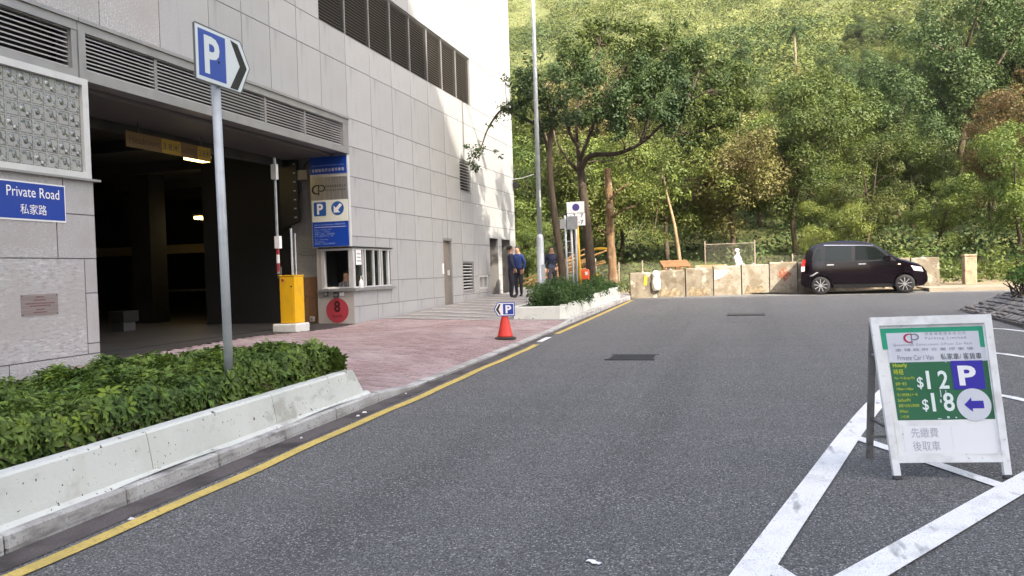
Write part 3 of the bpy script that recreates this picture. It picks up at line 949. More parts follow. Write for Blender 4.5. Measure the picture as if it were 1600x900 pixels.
# ================================================================ signs on the building
sgn = thing('private_road_sign', 'blue enamel wall sign reading Private Road with three Chinese characters, on the left pillar', 'sign', (X0 + .02, 7.8, 2.5))
plate('sign_plate', (X0 + .012, 7.28, 2.27), R_, U_, 1.03, .475, M_white, sgn, th=.012)
plate('sign_face', (X0 + .012, 7.295, 2.29), R_, U_, 1.00, .437, M_blue, sgn, th=.003, lift=.003)
text('Private Road', (X0 + .016, 7.45, 2.555), R_, U_, M_white, sgn, width=.76, height=.125, lift=.003)
text('私家路', (X0 + .016, 7.63, 2.345), R_, U_, M_white, sgn, width=.38, height=.125, lift=.003)

pq = thing('wall_plaque', 'small brushed metal plaque with faint reddish lines screwed to the stone pillar', 'plaque', (X0 + .01, 7.86, 1.23))
M_plaq = mat('plaque_metal', (0.27, 0.23, 0.235), [((2, 2, 30), (0.31, 0.265, 0.27), .4, .6)], rough=.4, metal=.5)
plate('plate', (X0 + .004, 7.595, 1.10), R_, U_, .54, .265, M_plaq, pq, th=.01)
M_ptxt = mat('plaque_print', (0.17, 0.075, 0.08), rough=.6)
for k, (w, z) in enumerate(((.12, 1.325), (.17, 1.285), (.42, 1.245), (.30, 1.215), (.12, 1.17), (.20, 1.135))):
    mb = MB()
    x = 7.865 - w / 2
    while x < 7.865 + w / 2:
        a = rnd.uniform(.008, .018)
        mb.box(X0 + .0045, x, z, X0 + .006, x + a, z + .014)
        x += a + .006
    part('lettering', mb, M_ptxt, pq)
for y, z in ((7.612, 1.117), (8.118, 1.117), (7.612, 1.348), (8.118, 1.348)):
    part('screw', MB().lathe([(.007, 0), (.006, .004)], (X0 + .004, y, z), (1, 0, 0), 8), M_black, pq)

# lit car park sign box on the kiosk front
KS = KY - .10
kr_, ku_ = (1, 0, 0), (0, 0, 1)
cb = thing('car_park_sign_box', 'tall blue and silver car park sign box above the kiosk window', 'sign', (-8.9, KS, 2.1))
SX, SW = -9.33, .93
part('sign_case', MB().box(SX, KS, 2.13, SX + SW + .01, KY - .004, 4.16), M_alu_pale, cb)
plate('header_panel', (SX + .01, KS, 3.76), kr_, ku_, SW - .02, .385, M_blue2, cb, th=.01, lift=.012)
text('金鐘道政府合署停車場', (SX + .06, KS, 3.81), kr_, ku_, M_white, cb, width=.80, height=.075, lift=.015, space=1.25)
text('Queensway Government Offices Car Park', (SX + .06, KS, 3.93), kr_, ku_, mat('pale_blue_print', (.35, .45, .75), rough=.5), cb, width=.8, height=.035, lift=.015)
M_silver = mat('brushed_silver', (0.50, 0.50, 0.51), [((40, 2, 2), (0.40, 0.40, 0.41), .4, .6)], rough=.35, metal=.75)
plate('logo_panel', (SX + .005, KS, 3.19), kr_, ku_, SW - .01, .50, M_silver, cb, th=.01, lift=.014)
def ring_arc(cx, cy, rx, ry, a0, a1, w0, w1, n=22):
    o_, i_ = [], []
    for k in range(n + 1):
        t = k / n
        a = math.radians(a0 + (a1 - a0) * t)
        w = w0 + (w1 - w0) * math.sin(math.pi * t)
        o_.append((cx + (rx + w / 2) * math.cos(a), cy + (ry + w / 2) * math.sin(a)))
        i_.append((cx + (rx - w / 2) * math.cos(a), cy + (ry - w / 2) * math.sin(a)))
    return o_, i_
def strip_shape(name, arc, o, right, up, m, parent, lift, label=None):
    r, u = Vector(right).normalized(), Vector(up).normalized()
    n = r.cross(u)
    rows = [[Vector(o) + r * a + u * b + n * lift for a, b in row] for row in zip(*arc)] if False else \
        [[Vector(o) + r * p[0] + u * p[1] + n * lift for p in pair] for pair in zip(arc[0], arc[1])]
    return part(name, MB().grid(rows), m, parent, label)
def cp_logo(o, right, up, s, parent, m_c, m_p, lift):
    strip_shape('logo_mark', ring_arc(0, 0, .42 * s, .36 * s, 55, 305, .04 * s, .17 * s), o, right, up, m_c, parent, lift)
    strip_shape('logo_mark', ring_arc(.42 * s, .10 * s, .32 * s, .25 * s, -150, 150, .05 * s, .11 * s), o, right, up, m_p, parent, lift + .0012)
    shape('logo_mark', [(.12 * s, -.5 * s), (.21 * s, -.5 * s), (.21 * s, .44 * s), (.12 * s, .44 * s)], o, right, up, m_p, parent, lift + .0006, .0005)
cp_logo((SX + .17, KS, 3.42), kr_, ku_, .26, cb, M_black, M_black, .017)
text('停車場管理有限公司', (SX + .37, KS, 3.455), kr_, ku_, M_black, cb, width=.52, height=.055, lift=.017, space=1.3)
text('Parking Limited', (SX + .37, KS, 3.365), kr_, ku_, M_black, cb, width=.50, height=.055, lift=.017, space=1.1)
plate('arrow_panel', (SX + .03, KS, 2.70), kr_, ku_, SW - .05, .48, mat('ivory_panel', (0.72, 0.74, 0.66), rough=.35), cb, th=.01, lift=.012)
M_mid = mat('mid_blue', (0.02, 0.10, 0.36), rough=.4)
plate('parking_symbol', (SX + .075, KS, 2.83), kr_, ku_, .305, .31, M_mid, cb, th=.002, lift=.016, round_=.03)
text('P', (SX + .155, KS, 2.865), kr_, ku_, M_white, cb, width=.155, height=.24, lift=.0185, bold=.035, name='letter')
ca = (SX + .665, 2.985)
shape('arrow_disc', circle(0, 0, .155), (ca[0], KS, ca[1]), kr_, ku_, M_mid, cb, .016)
s2 = math.sqrt(.5)
def rot45(p):   # arrow drawn pointing left, turned to point down-left
    a = math.radians(45)
    return [(x * math.cos(a) - y * math.sin(a), x * math.sin(a) + y * math.cos(a)) for x, y in p]
shape('arrow', rot45([(-.125, 0), (-.015, -.11), (-.015, -.035), (.13, -.035), (.13, .035), (-.015, .035), (-.015, .11)]), (ca[0] - .005, KS, ca[1] - .005), kr_, ku_, M_white, cb, .0185)
plate('hours_panel', (SX + .025, KS, 2.145), kr_, ku_, SW - .04, .548, M_blue2, cb, th=.01, lift=.012)
for (body, z, w, h) in (('Hours of Operation 營業時間', 2.61, .76, .045), ('Mon - Friday, PH', 2.50, .42, .035), ('7:00am - 11:00pm', 2.455, .38, .032), ('星期一至五 , 公眾假期', 2.405, .5, .04),
                        ('上午七時至下午十一時', 2.36, .46, .036), ('Sat, Sunday', 2.285, .34, .034), ('24 Hours', 2.24, .24, .032), ('星期六 , 日及公眾假期', 2.19, .5, .038)):
    text(body, (SX + .07, KS, z), kr_, ku_, mat('pale_blue_print', (.35, .45, .75), rough=.5), cb, width=w, height=h, lift=.0155)
part('rule_line', MB().box(SX + .07, KS - .0145, 2.575, SX + .86, KS - .0125, 2.583), M_white, cb)

# 8 km/h disc
dk = thing('speed_limit_disc', 'round red disc marked 8 Km/h on the wall below the kiosk window', 'sign', (-8.81, KY - .03, .7))
shape('disc', circle(0, 0, .278, 40), (-8.815, KY - .012, .705), kr_, ku_, M_red, dk, .006, .012)
M_bk2 = mat('maroon_black_print', (0.05, 0.01, 0.012), rough=.5)
text('8', (-8.815, KY - .012, .665), kr_, ku_, M_bk2, dk, width=.16, height=.26, lift=.009, bold=.03, align='CENTER')
text('Km/h', (-8.815, KY - .012, .545), kr_, ku_, M_bk2, dk, width=.24, height=.075, lift=.009, bold=.01, align='CENTER')

# small fittings by the kiosk
def fitting(name, label, cat, boxes, loc, group=None):
    t = thing(name, label, cat, loc, group)
    for nm, b, m in boxes:
        part(nm, MB().box(*b), m, t, bevel=.004)
    return t
M_grey = mat('grey_plastic', (0.32, 0.32, 0.31), rough=.5)
M_greyd = mat('dark_grey_plastic', (0.07, 0.07, 0.072), rough=.5)
fitting('wall_intercom', 'small dark intercom box on the kiosk stone left of the red disc', 'intercom',
        [('box', (-9.13, KY - .05, 1.03, -9.02, KY - .004, 1.20), M_greyd), ('button_plate', (-9.11, KY - .058, 1.05, -9.04, KY - .051, 1.12), M_grey)], (-9.08, KY, 1.1))
fitting('card_reader', 'dark square reader box just under the kiosk sill above the red disc', 'card reader',
        [('box', (-8.88, KY - .06, .99, -8.76, KY - .004, 1.12), M_greyd), ('slot', (-8.86, KY - .066, 1.05, -8.78, KY - .061, 1.06), M_grey)], (-8.8, KY, 1.05))
fitting('white_notice_tag', 'small white tag beside the dark reader box under the kiosk sill', 'tag',
        [('card', (-8.745, KY - .02, 1.03, -8.64, KY - .004, 1.12), M_white), ('clip', (-8.71, KY - .026, 1.105, -8.675, KY - .021, 1.125), M_grey)], (-8.7, KY, 1.07))
fitting('push_button_box', 'brown switch box with a pale button on the brown tiled jamb', 'switch',
        [('box', (-9.83, KY + .13, 1.00, -9.73, KY + .188, 1.18), mat('brown_metal', (0.12, 0.075, 0.05), rough=.5)), ('button', (-9.81, KY + .12, 1.02, -9.76, KY + .129, 1.07), M_white)], (-9.8, KY + .15, 1.1))
fitting('socket_box', 'small white socket box low at the foot of the brown tiled jamb', 'socket',
        [('box', (-9.60, KY + .12, .46, -9.50, KY + .188, .57), M_white), ('socket_face', (-9.585, KY + .112, .475, -9.515, KY + .119, .555), M_grey)], (-9.55, KY + .15, .5))
fitting('wall_notice', 'grey notice board with a faint emblem on the jamb beside the blue sign box', 'notice',
        [('board', (-9.80, KY + .17, 1.98, -9.40, KY + .215, 2.42), mat('notice_grey', (0.33, 0.34, 0.33), [(30, (0.24, 0.25, 0.25), .55, .62)], rough=.5)), ('emblem', (-9.66, KY + .163, 2.24, -9.54, KY + .169, 2.34), M_grey),
         ('print_line', (-9.76, KY + .163, 2.14, -9.44, KY + .169, 2.165), M_grey), ('print_line', (-9.74, KY + .163, 2.07, -9.46, KY + .169, 2.09), M_grey)], (-9.6, KY + .2, 2.2))
t = fitting('security_camera', 'boxy grey camera with a cable on the jamb left of the blue sign box', 'camera',
        [('housing', (-9.72, KY - .05, 3.68, -9.44, KY + .16, 3.90), mat('beige_plastic', (0.34, 0.32, 0.28), rough=.5)), ('mount', (-9.62, KY + .161, 3.74, -9.52, KY + .219, 3.84), M_grey)], (-9.55, KY + .1, 3.8))
part('cable', MB().tube([(-9.6, KY + .1, 3.9), (-9.62, KY + .16, 4.02), (-9.52, KY + .19, 4.12), (-9.40, KY + .19, 4.16)], .012, 6), M_black, t)
t = fitting('hand_sanitiser', 'white pump bottle standing on the kiosk sill behind the glass', 'bottle', [], (-8.37, 16.38, 1.19))
part('bottle', MB().lathe([(.045, 0), (.05, .01), (.05, .13), (.03, .17), (.018, .18), (.018, .20)], (-8.36, 16.42, 1.191), n=12), M_white, t, smooth=True)
part('pump', MB().tube([(-8.36, 16.42, 1.39), (-8.36, 16.42, 1.46), (-8.31, 16.42, 1.465)], .010, 6), M_white, t)
t = thing('window_notice', 'white paper notice taped inside the kiosk side window', 'notice', (X0 - .02, 16.4, 1.9))
part('paper', MB().box(X0 + .010, 16.26, 1.72, X0 + .013, 16.53, 2.06), M_white, t)
for k in range(3):
    part('print_line', MB().box(X0 + .0135, 16.30, 1.79 + .08 * k, X0 + .0145, 16.50, 1.82 + .08 * k), M_grey, t)
t = thing('sill_tray', 'white tray of papers on the kiosk front sill', 'tray', (-9.0, KY, 1.19))
part('tray', MB().box(-9.15, KY - .04, 1.192, -8.80, KY + .12, 1.215), M_white, t)
part('papers', MB().box(-9.12, KY - .02, 1.216, -8.86, KY + .10, 1.235), M_white, t)

# black folded signal panel in the mouth of the garage
t = thing('black_display_panel', 'tall black hanging panel with small pale ticks beside the barrier arm', 'panel', (-9.9, KY - .2, 3))
part('panel_body', MB().prism([(0, 0), (.40, .12), (.44, .16), (.44, 1.62), (0, 1.66)], (-10.12, KY - .1, 2.60), kr_, ku_, .12), M_black, t)
for k in range(7):
    part('tick_mark', MB().box(-9.76, KY - .106, 2.82 + .2 * k, -9.70, KY - .1015, 2.85 + .2 * k), M_grey, t)
part('hanger', MB().box(-10.0, KY - .2, 4.262, -9.95, KY - .15, 4.5), M_greyd, t)

# yellow barrier machine with its raised arm
bx, by, bz = -8.68, 13.95, .415
gt = thing('parking_barrier', 'yellow parking barrier cabinet with its striped arm raised upright at the garage mouth', 'barrier', (bx, by, bz))
part('plinth', MB().box(-8.96, by - .20, .2, -8.42, by + .30, .57), mat('plinth_white', (0.62, 0.62, 0.58), [(6, (0.45, 0.44, 0.41), .5, .7)], rough=.8), gt, bevel=.02)
part('cabinet', MB().box(-8.845, by - .08, .575, -8.50, by + .26, 1.50), M_yellow, gt, bevel=.012)
part('cabinet_lid', MB().box(-8.855, by - .09, 1.503, -8.49, by + .27, 1.525), M_yellow, gt, bevel=.006)
part('service_door', MB().box(-8.80, by - .086, .66, -8.55, by - .0815, 1.40), M_yellow, gt)
part('lamp', MB().lathe([(.028, 0), (.026, .012)], (-8.76, by - .087, 1.43), (0, -1, 0), 10), M_red, gt)
part('door_lock', MB().lathe([(.018, 0), (.016, .01)], (-8.57, by - .087, 1.30), (0, -1, 0), 10), M_black, gt)
arm = MB().box(-8.89, by - .06, 1.56, -8.855, by - .02, 3.85)
ao = part('barrier_arm', arm, M_bsteel, gt)
for k in range(4):
    part('arm_stripe', MB().box(-8.893, by - .063, 1.60 + .17 * k, -8.852, by - .018, 1.765 + .17 * k), M_white if k % 2 else M_red, ao)
part('arm_bracket', MB().box(-8.91, by - .04, 1.46, -8.85, by + .04, 1.70), M_greyd, gt)
part('arm_tip_box', MB().box(-8.93, by - .09, 3.42, -8.82, by + .0, 3.72), M_alu_pale, gt)
part('arm_sensor_box', MB().box(-8.91, by - .09, 2.06, -8.80, by - .0, 2.30), M_white, gt)
part('support_post', MB().tube([(-8.66, by + .12, 1.525), (-8.66, by + .12, 2.45)], .022, 8), M_bsteel, gt)
part('support_post', MB().tube([(-8.60, by + .16, 1.525), (-8.60, by + .16, 2.35)], .014, 8), M_bsteel, gt)

# headroom board hanging inside
hb = thing('headroom_board', 'long yellow board reading Headroom 3.8 hanging under the garage ceiling', 'sign', (-9.6, 11.8, 3.8))
M_hby = mat('dull_yellow_board', (0.115, 0.072, 0.028), rough=.8)
hx = -9.62
plate('board', (hx, 10.80, 3.70), R_, U_, 2.15, .255, M_hby, hb, th=.03)
plate('yellow_panel', (hx, 11.63, 3.705), R_, U_, .48, .245, mat('bright_yellow_board', (0.24, 0.15, 0.012), rough=.7), hb, th=.002, lift=.003)
plate('yellow_panel', (hx, 12.57, 3.705), R_, U_, .37, .245, mat('bright_yellow_board', (0.24, 0.15, 0.012), rough=.7), hb, th=.002, lift=.003)
M_dk = mat('dark_red_print', (0.05, 0.015, 0.008), rough=.6)
text('Headroom', (hx, 10.87, 3.775), R_, U_, M_dk, hb, width=.70, height=.115, lift=.006)
text('3.8米', (hx, 11.66, 3.755), R_, U_, M_black, hb, width=.42, height=.155, lift=.006)
text('高度限制', (hx, 12.14, 3.76), R_, U_, M_dk, hb, width=.40, height=.12, lift=.006)
text('3.8米', (hx, 12.60, 3.755), R_, U_, M_black, hb, width=.32, height=.155, lift=.006)
for y in (11.1, 12.7):
    part('hanger', MB().tube([(hx - .015, y, 3.955), (hx - .015, y, 4.15)], .01, 6), M_greyd, hb)
M_lamp = mat('tube_light', (1, .9, .55), emit=((1.0, 0.68, 0.18), 3.2))
for k, (x, y, z, lb) in enumerate(((-11.0, 14.35, 4.06, 'lit yellowish ceiling light just behind the headroom board'), (-14.2, 18.7, 3.22, 'small lit ceiling light deep in the dark garage'))):
    t = thing('ceiling_light', lb, 'light', (x, y, z))
    w = .32 if k == 0 else .3
    part('light_body', MB().box(x - .12, y - w, z, x + .12, y + w, z + .06), M_alu_pale, t)
    part('light_tube', MB().box(x - .10, y - w + .03, z - .07, x + .10, y + w - .03, z - .001), M_lamp, t)
    pd = bpy.data.lights.new('lamp_glow', 'POINT'); pd.energy = 2 if k == 0 else 2.5; pd.color = (1.0, .78, .42); pd.shadow_soft_size = .15
    po_ = bpy.data.objects.new('lamp_glow', pd); COL.objects.link(po_); po_.parent = t; po_.location = (0, 0, -.22)
    part('light_stem', MB().box(x - .02, y - .02, z + .061, x + .02, y + .02, 4.55), M_greyd, t)
t = thing('equipment_box', 'dim grey box barely visible in the dark garage behind the left pillar', 'box', (-11, 12, GZ))
part('box', MB().box(-13.4, 14.3, .62, -13.0, 14.75, .86), M_conc_dark, t)
part('stand', MB().box(-13.35, 14.35, GZ, -13.05, 14.7, .619), M_greyd, t)

# flood lamp at the far corner
t = thing('corner_flood_lamp', 'small black flood lamp on an arm at the far corner of the building', 'lamp', (X0, 29.3, 4.8))
part('arm', MB().tube([(X0, 29.3, 4.95), (X0 + .35, 29.35, 4.98), (X0 + .8, 29.4, 5.1)], .015, 6), M_alu_pale, t)
part('lamp_head', MB().box(X0 + .02, 29.2, 4.60, X0 + .2, 29.4, 4.84), M_black, t, bevel=.02)
part('bracket', MB().box(X0 - .02, 29.26, 4.86, X0 + .10, 29.32, 4.92), M_black, t)

# ================================================================ street furniture
# P direction sign on its grey pole, rising from the hedge
ps = thing('parking_direction_sign', 'tall grey pole in the hedge carrying a blue P sign with black chevron', 'road sign', (-4.27, 5.86, .35))
part('pole', MB().tube([(-4.27, 5.88, .3), (-4.272, 5.872, 1.8), (-4.278, 5.86, 3.2)], .038, 16), M_bsteel, ps, smooth=True)
part('pole_cap', MB().lathe([(.04, 0), (.035, .02), (.005, .028)], (-4.278, 5.86, 3.2), n=12), M_bsteel, ps)
sx_ = -4.225
out = [(0, 0), (.02, -.012), (.60, -.008), (.615, .0), (.755, .245), (.625, .452), (.61, .458), (.02, .462), (0, .445)]
o_ = (sx_, 5.535, 3.105)
shape('sign_plate', out, o_, R_, U_, mat('sign_grey_back', (0.10, 0.105, 0.11), rough=.5), ps, 0, .012)
inn = [(.012, .004), (.594, .004), (.606, .012), (.738, .245), (.615, .438), (.60, .446), (.012, .446)]
shape('white_face', inn, o_, R_, U_, mat('reflective_white', (0.62, 0.68, 0.70), rough=.35), ps, .002, .002)
M_signblue = mat('reflective_blue', (0.03, 0.075, 0.36), rough=.35)
shape('blue_panel', [(.045, .035), (.40, .035), (.40, .420), (.045, .420)], o_, R_, U_, M_signblue, ps, .004, .002)
text('P', (sx_, 5.535 + .115, 3.105 + .068), R_, U_, mat('reflective_white', (0.62, 0.68, 0.70), rough=.35), ps, width=.20, height=.315, lift=.006, bold=.03, name='letter')
shape('chevron', [(.45, .012), (.555, .012), (.70, .228), (.575, .415), (.475, .428), (.60, .228)], o_, R_, U_, M_black, ps, .004, .002)
for z in (.11, .35):
    part('clamp', MB().box(-4.31, 5.82, 3.105 + z, sx_ - .012, 5.90, 3.105 + z + .03), M_bsteel, ps)
part('bolt', MB().lathe([(.013, 0), (.011, .006)], (sx_ + .002, 5.84, 3.30), (1, 0, 0), 8), M_black, ps)

# sandwich board
sb = thing('sandwich_board', 'white framed car park price board, green with $12 and $18, standing on the hatched road', 'sandwich board', (1.2, 5.7, A * 5.6))
zg = A * 5.55
BL, BR, TL = Vector((.862, 5.47, zg)), Vector((1.548, 5.585, zg + .004)), Vector((.778, 5.74, 1.075))
TR = TL + (BR - BL).normalized() * .752
def bp_(s, t):
    return BL * (1 - s) * (1 - t) + BR * s * (1 - t) + TL * (1 - s) * t + TR * s * t
br_ = (BR - BL).normalized()
bu_ = ((TL + TR) / 2 - (BL + BR) / 2).normalized()
bn = br_.cross(bu_).normalized()
M_frame = mat('scuffed_white_frame', (0.80, 0.81, 0.79), [(9, (0.62, 0.62, 0.60), .52, .72), (40, (0.36, 0.34, 0.31), .66, .74), (5, (0.70, 0.70, 0.68), .4, .7)], rough=.55)
def band(name, s0, s1, t0, t1, m, lift=0.0, th=.02, parent=sb, label=None):
    P = [bp_(s0, t0), bp_(s1, t0), bp_(s1, t1), bp_(s0, t1)]
    return part(name, MB().hexa([p + bn * (lift - th) for p in P] + [p + bn * lift for p in P]), m, parent, label)
TB = .125         # underside of the board face
band('board_panel', .02, .98, TB, .985, M_frame, -.006, .012)
for s0, s1 in ((0, .062), (.938, 1)):
    band('side_rail', s0, s1, 0.015, 1.0, M_frame, .012, .03)
    band('rubber_foot', s0 - .004, s1 + .004, 0, .02, M_greyd, .014, .034)
band('top_rail', .0625, .9375, .945, 1.0, M_frame, .012, .03)
band('bottom_rail', .0625, .9375, TB - .03, TB + .01, M_frame, .010, .026)
M_green = mat('poster_green', (0.03, 0.135, 0.062), [(3, (0.04, 0.15, 0.075), .4, .7)], rough=.4)
M_mint = mat('header_green', (0.03, 0.33, 0.19), rough=.4)
M_pale = mat('poster_pale', (0.62, 0.64, 0.68), [(4, (0.56, 0.58, 0.63), .45, .7)], rough=.4)
band('header_band', .075, .925, .795, .928, M_mint, -.003, .002)
band('header_panel', .118, .885, .740, .898, M_pale, -.0015, .0012)
band('title_panel', .112, .925, .710, .7945, M_pale, -.002, .001)
band('price_panel', .112, .930, .352, .712, M_green, -.003, .002)
band('lower_panel', .075, .925, .14, .350, M_frame, -.003, .002)
band('paper_sheet', .140, .548, .150, .315, M_white, -.0012, .0015)
band('paper_sheet', .550, .920, .146, .315, M_white, -.001, .0015)
bw_ = (BR - BL).length
def btext(body, s, t, w, h, m, bold=0, align='LEFT', space=1.0, lift=.0):
    return text(body, bp_(s, t), br_, bu_, m, sb, width=(w * bw_ if w else None), height=h, bold=bold, align=align, space=space, lift=lift)
lo = bp_(.335, .862)
cp_logo(lo - br_ * .02, br_, bu_, .075, sb, mat('logo_crimson', (0.42, 0.02, 0.06), rough=.5), mat('logo_grey', (0.16, 0.16, 0.20), rough=.5), .0006)
M_gp = mat('grey_print', (0.10, 0.10, 0.13), rough=.5)
M_gp2 = mat('light_grey_print', (0.22, 0.22, 0.27), rough=.5)
btext('停車場管理有限公司', .44, .877, .36, .020, M_gp2, space=1.5)
btext('Parking Limited', .44, .846, .36, .022, M_gp2, space=1.25)
btext('Queensway Government Offices Car Park', .165, .808, .70, .022, M_gp2, space=1.3)
btext('金 鐘 政 府 合 署 停 車 場', .175, .779, .69, .020, M_gp2)
btext('Private Car / Van', .185, .722, .32, .034, M_gp2)
btext('私家車/ 客貨車', .545, .720, .36, .042, M_black)
M_lime = mat('lime_print', (0.55, 0.62, 0.03), rough=.5)
btext('Hourly', .135, .672, .125, .034, M_lime, bold=.015)
btext('時租', .135, .633, .085, .036, M_lime)
for k, (s_, w_) in enumerate((('Mon - Fri (Except PH)', .175), ('星期一至五', .10), ('7:00am-11:00pm', .15), ('早上七時至晚上十一時', .18))):
    btext(s_, .135, .600 - .034 * k, w_, .020, M_lime)
for k, (s_, w_) in enumerate((('Sat/Sun/PH', .11), ('星期六日及公眾假期', .18), ('24 Hours', .075), ('二十四小時', .075))):
    btext(s_, .135, .465 - .034 * k, w_, .020, M_lime)
M_price = mat('price_white', (0.72, 0.80, 0.76), rough=.45)
btext('$', .318, .540, .055, .080, M_price, .012)
btext('1', .400, .540, None, .118, M_price, .014)
btext('2', .498, .540, .090, .118, M_price, .018)
btext('$', .335, .402, .055, .080, M_price, .012)
btext('1', .417, .402, None, .118, M_price, .014)
btext('8', .515, .402, .095, .118, M_price, .018)
M_purple = mat('poster_violet_blue', (0.045, 0.035, 0.34), rough=.4)
band('parking_square', .622, .885, .535, .7125, M_purple, -.0005, .0015)
btext('P', .672, .558, .155, .128, M_white, .035, lift=.001)
cc = bp_(.768, .440)
shape('arrow_disc', circle(0, 0, .103, 40), cc, br_, bu_, M_pale, sb, .0008, .0012)
shape('arrow', [(-.058, 0), (-.012, .046), (-.012, .024), (.058, .024), (.058, -.024), (-.012, -.024), (-.012, -.046)], cc, br_, bu_, M_purple, sb, .002, .001)
M_pen = mat('faint_pencil_print', (0.42, 0.43, 0.47), rough=.6)
btext('先繳費', .205, .245, .235, .062, M_pen)
btext('後取車', .205, .165, .235, .062, M_pen)
# scuffs and torn tape
for (s_, t_, w_, h_) in ((.50, .49, .008, .045), (.545, .48, .007, .05), (.49, .455, .012, .02), (.53, .36, .02, .012), (.45, .355, .03, .006), (.60, .36, .012, .008), (.58, .70, .004, .02)):
    band('tape_scrap', s_, s_ + w_, t_, t_ + h_, M_pale, -.0005, .001)
# rear legs
bk = Vector((-br_.y, br_.x, 0)) * .54
for s in (.03, .97):
    foot = bp_(s, 0) + bk
    foot.z = A * foot.y
    top = bp_(s, .97) - bn * .02
    part('rear_leg', MB().bar(foot, top, .042, .025, up=bn), mat('weathered_leg', (0.17, 0.165, 0.155), [(12, (0.10, 0.095, 0.09), .5, .7)], rough=.7), sb)
    part('spreader', MB().bar(bp_(s, .30) - bn * .015, foot.lerp(top, .30), .015, .012), M_greyd, sb)
    part('hinge', MB().bar(bp_(s, .75) - bn * .012, foot.lerp(top, .78), .02, .012), M_bsteel, sb)
part('cross_brace', MB().bar((bp_(.03, 0) + bk).lerp(bp_(.03, .97), .17) , (bp_(.97, 0) + bk).lerp(bp_(.97, .97), .17), .03, .02), mat('weathered_leg', (0.17, 0.165, 0.155), rough=.7), sb)

# cone with P plate
cx_, cy_ = -4.46, 14.72
cz = pv(cx_, cy_)
cx_, cy_ = -4.18, 13.75
cz = pv(cx_, cy_)
cn = thing('traffic_cone', 'red traffic cone on a dark base at the edge of the brick apron', 'traffic cone', (cx_, cy_, cz))
M_cone = mat('cone_red', (0.62, 0.045, 0.03), [(6, (0.50, 0.05, 0.04), .5, .75)], rough=.5)
part('cone_base', MB().lathe([(.20, .004), (.205, .03), (.14, .05), (.13, .052)], (cx_, cy_, cz), n=8), mat('rubber', (0.04, 0.036, 0.034), [(8, (0.08, 0.07, 0.06), .5, .7)], rough=.8), cn)
part('cone_body', MB().lathe([(.145, .05), (.135, .075), (.052, .44), (.05, .46)], (cx_, cy_, cz), n=24), M_cone, cn, smooth=True)
cp = thing('cone_parking_plate', 'small white and blue P plate with left chevron clipped on the red cone', 'sign', (cx_, cy_, cz + .45))
pr_ = Vector((math.cos(.20), math.sin(.20) , 0))
po = Vector((cx_, cy_ - .07, cz + .42)) - pr_ * .17
hexo = [(0, .12), (.07, .0), (.375, .0), (.375, .25), (.07, .25)]
shape('plate', hexo, po, pr_, U_, mat('plate_blue_rim', (0.02, 0.05, 0.36), rough=.4), cp, 0, .012)
shape('white_face', [(.018, .12), (.077, .015), (.36, .015), (.36, .235), (.077, .235)], po, pr_, U_, M_white, cp, .002, .002)
shape('blue_square', [(.165, .03), (.35, .03), (.35, .22), (.165, .22)], po, pr_, U_, M_blue, cp, .0035, .0015)
shape('chevron', [(.035, .12), (.095, .03), (.125, .03), (.085, .12), (.125, .22), (.095, .22)], po, pr_, U_, M_black, cp, .0035, .0015)
text('P', po + pr_ * .21 + Vector((0, 0, .05)), pr_, U_, M_white, cp, width=.105, height=.145, lift=.005, bold=.035, name='letter')
part('clip', MB().tube([Vector((cx_, cy_, cz + .44)), Vector((cx_, cy_ - .03, cz + .6))], .02, 8), M_greyd, cp)

# lamp post in the tree bed
lp = thing('lamp_post', 'tall slim grey street lamp column with a thicker base rising from the planter', 'lamp post', (-5.19, 20.5, .6))
lz = A * 20.5 + .34
part('base_section', MB().lathe([(.125, 0), (.125, .03), (.098, .04), (.098, 1.62), (.094, 1.70), (.062, 1.80)], (-5.19, 20.5, lz), n=20), M_bsteel, lp, smooth=True)
part('column', MB().tube([(-5.19, 20.5, lz + 1.79), (-5.18, 20.5, lz + 6), (-5.17, 20.5, lz + 10)], [.062, .055, .045], 16), M_bsteel, lp, smooth=True)
part('access_door', MB().box(-5.14, 20.398, lz + .55, -5.05, 20.412, lz + 1.0), M_bsteel, lp)
part('number_label', MB().box(-5.15, 20.43, lz + 2.5, -5.12, 20.439, lz + 2.95), M_white, lp)
part('bracket_arm', MB().tube([(-5.17, 20.5, lz + 10), (-4.8, 20.5, lz + 10.3), (-3.6, 20.5, lz + 10.5)], .035, 10), M_bsteel, lp)
part('lantern', MB().box(-3.75, 20.38, lz + 10.42, -3.0, 20.62, lz + 10.56), M_alu_pale, lp, bevel=.03)

# no-stopping plates on their post, and the grey twin-post board
z21 = A * 21 + .34
ns = thing('no_stopping_sign', 'white restriction sign with blue disc and figures 7, behind the grey twin posts', 'road sign', (-4.35, 21.25, z21))
part('post', MB().tube([(-4.40, 21.28, z21), (-4.37, 21.28, 3.25)], .035, 10), M_bsteel, ns, smooth=True)
plate('upper_plate', (-4.60, 21.22, 2.975), kr_, ku_, .48, .30, M_white, ns, th=.01)
shape('blue_disc', circle(0, 0, .098), (-4.35, 21.22, 3.125), kr_, ku_, mat('violet_blue_disc', (0.07, 0.05, 0.22), rough=.5), ns, .003)
plate('lower_plate', (-4.595, 21.22, 2.63), kr_, ku_, .49, .333, M_white, ns, th=.01)
for z in (2.85, 2.67):
    text('7', (-4.19, 21.22, z), kr_, ku_, M_black, ns, width=.07, height=.10, lift=.003, bold=.03, align='CENTER')
    text('7', (-4.40, 21.22, z + .01), kr_, ku_, M_black, ns, width=.06, height=.09, lift=.003, bold=.02, align='CENTER')
text('-', (-4.29, 21.22, z + .04), kr_, ku_, M_black, ns, width=.04, lift=.003)
tw = thing('twin_post_board', 'small grey board on two slim rung-linked grey posts before the restriction sign', 'sign', (-4.5, 20.9, z21))
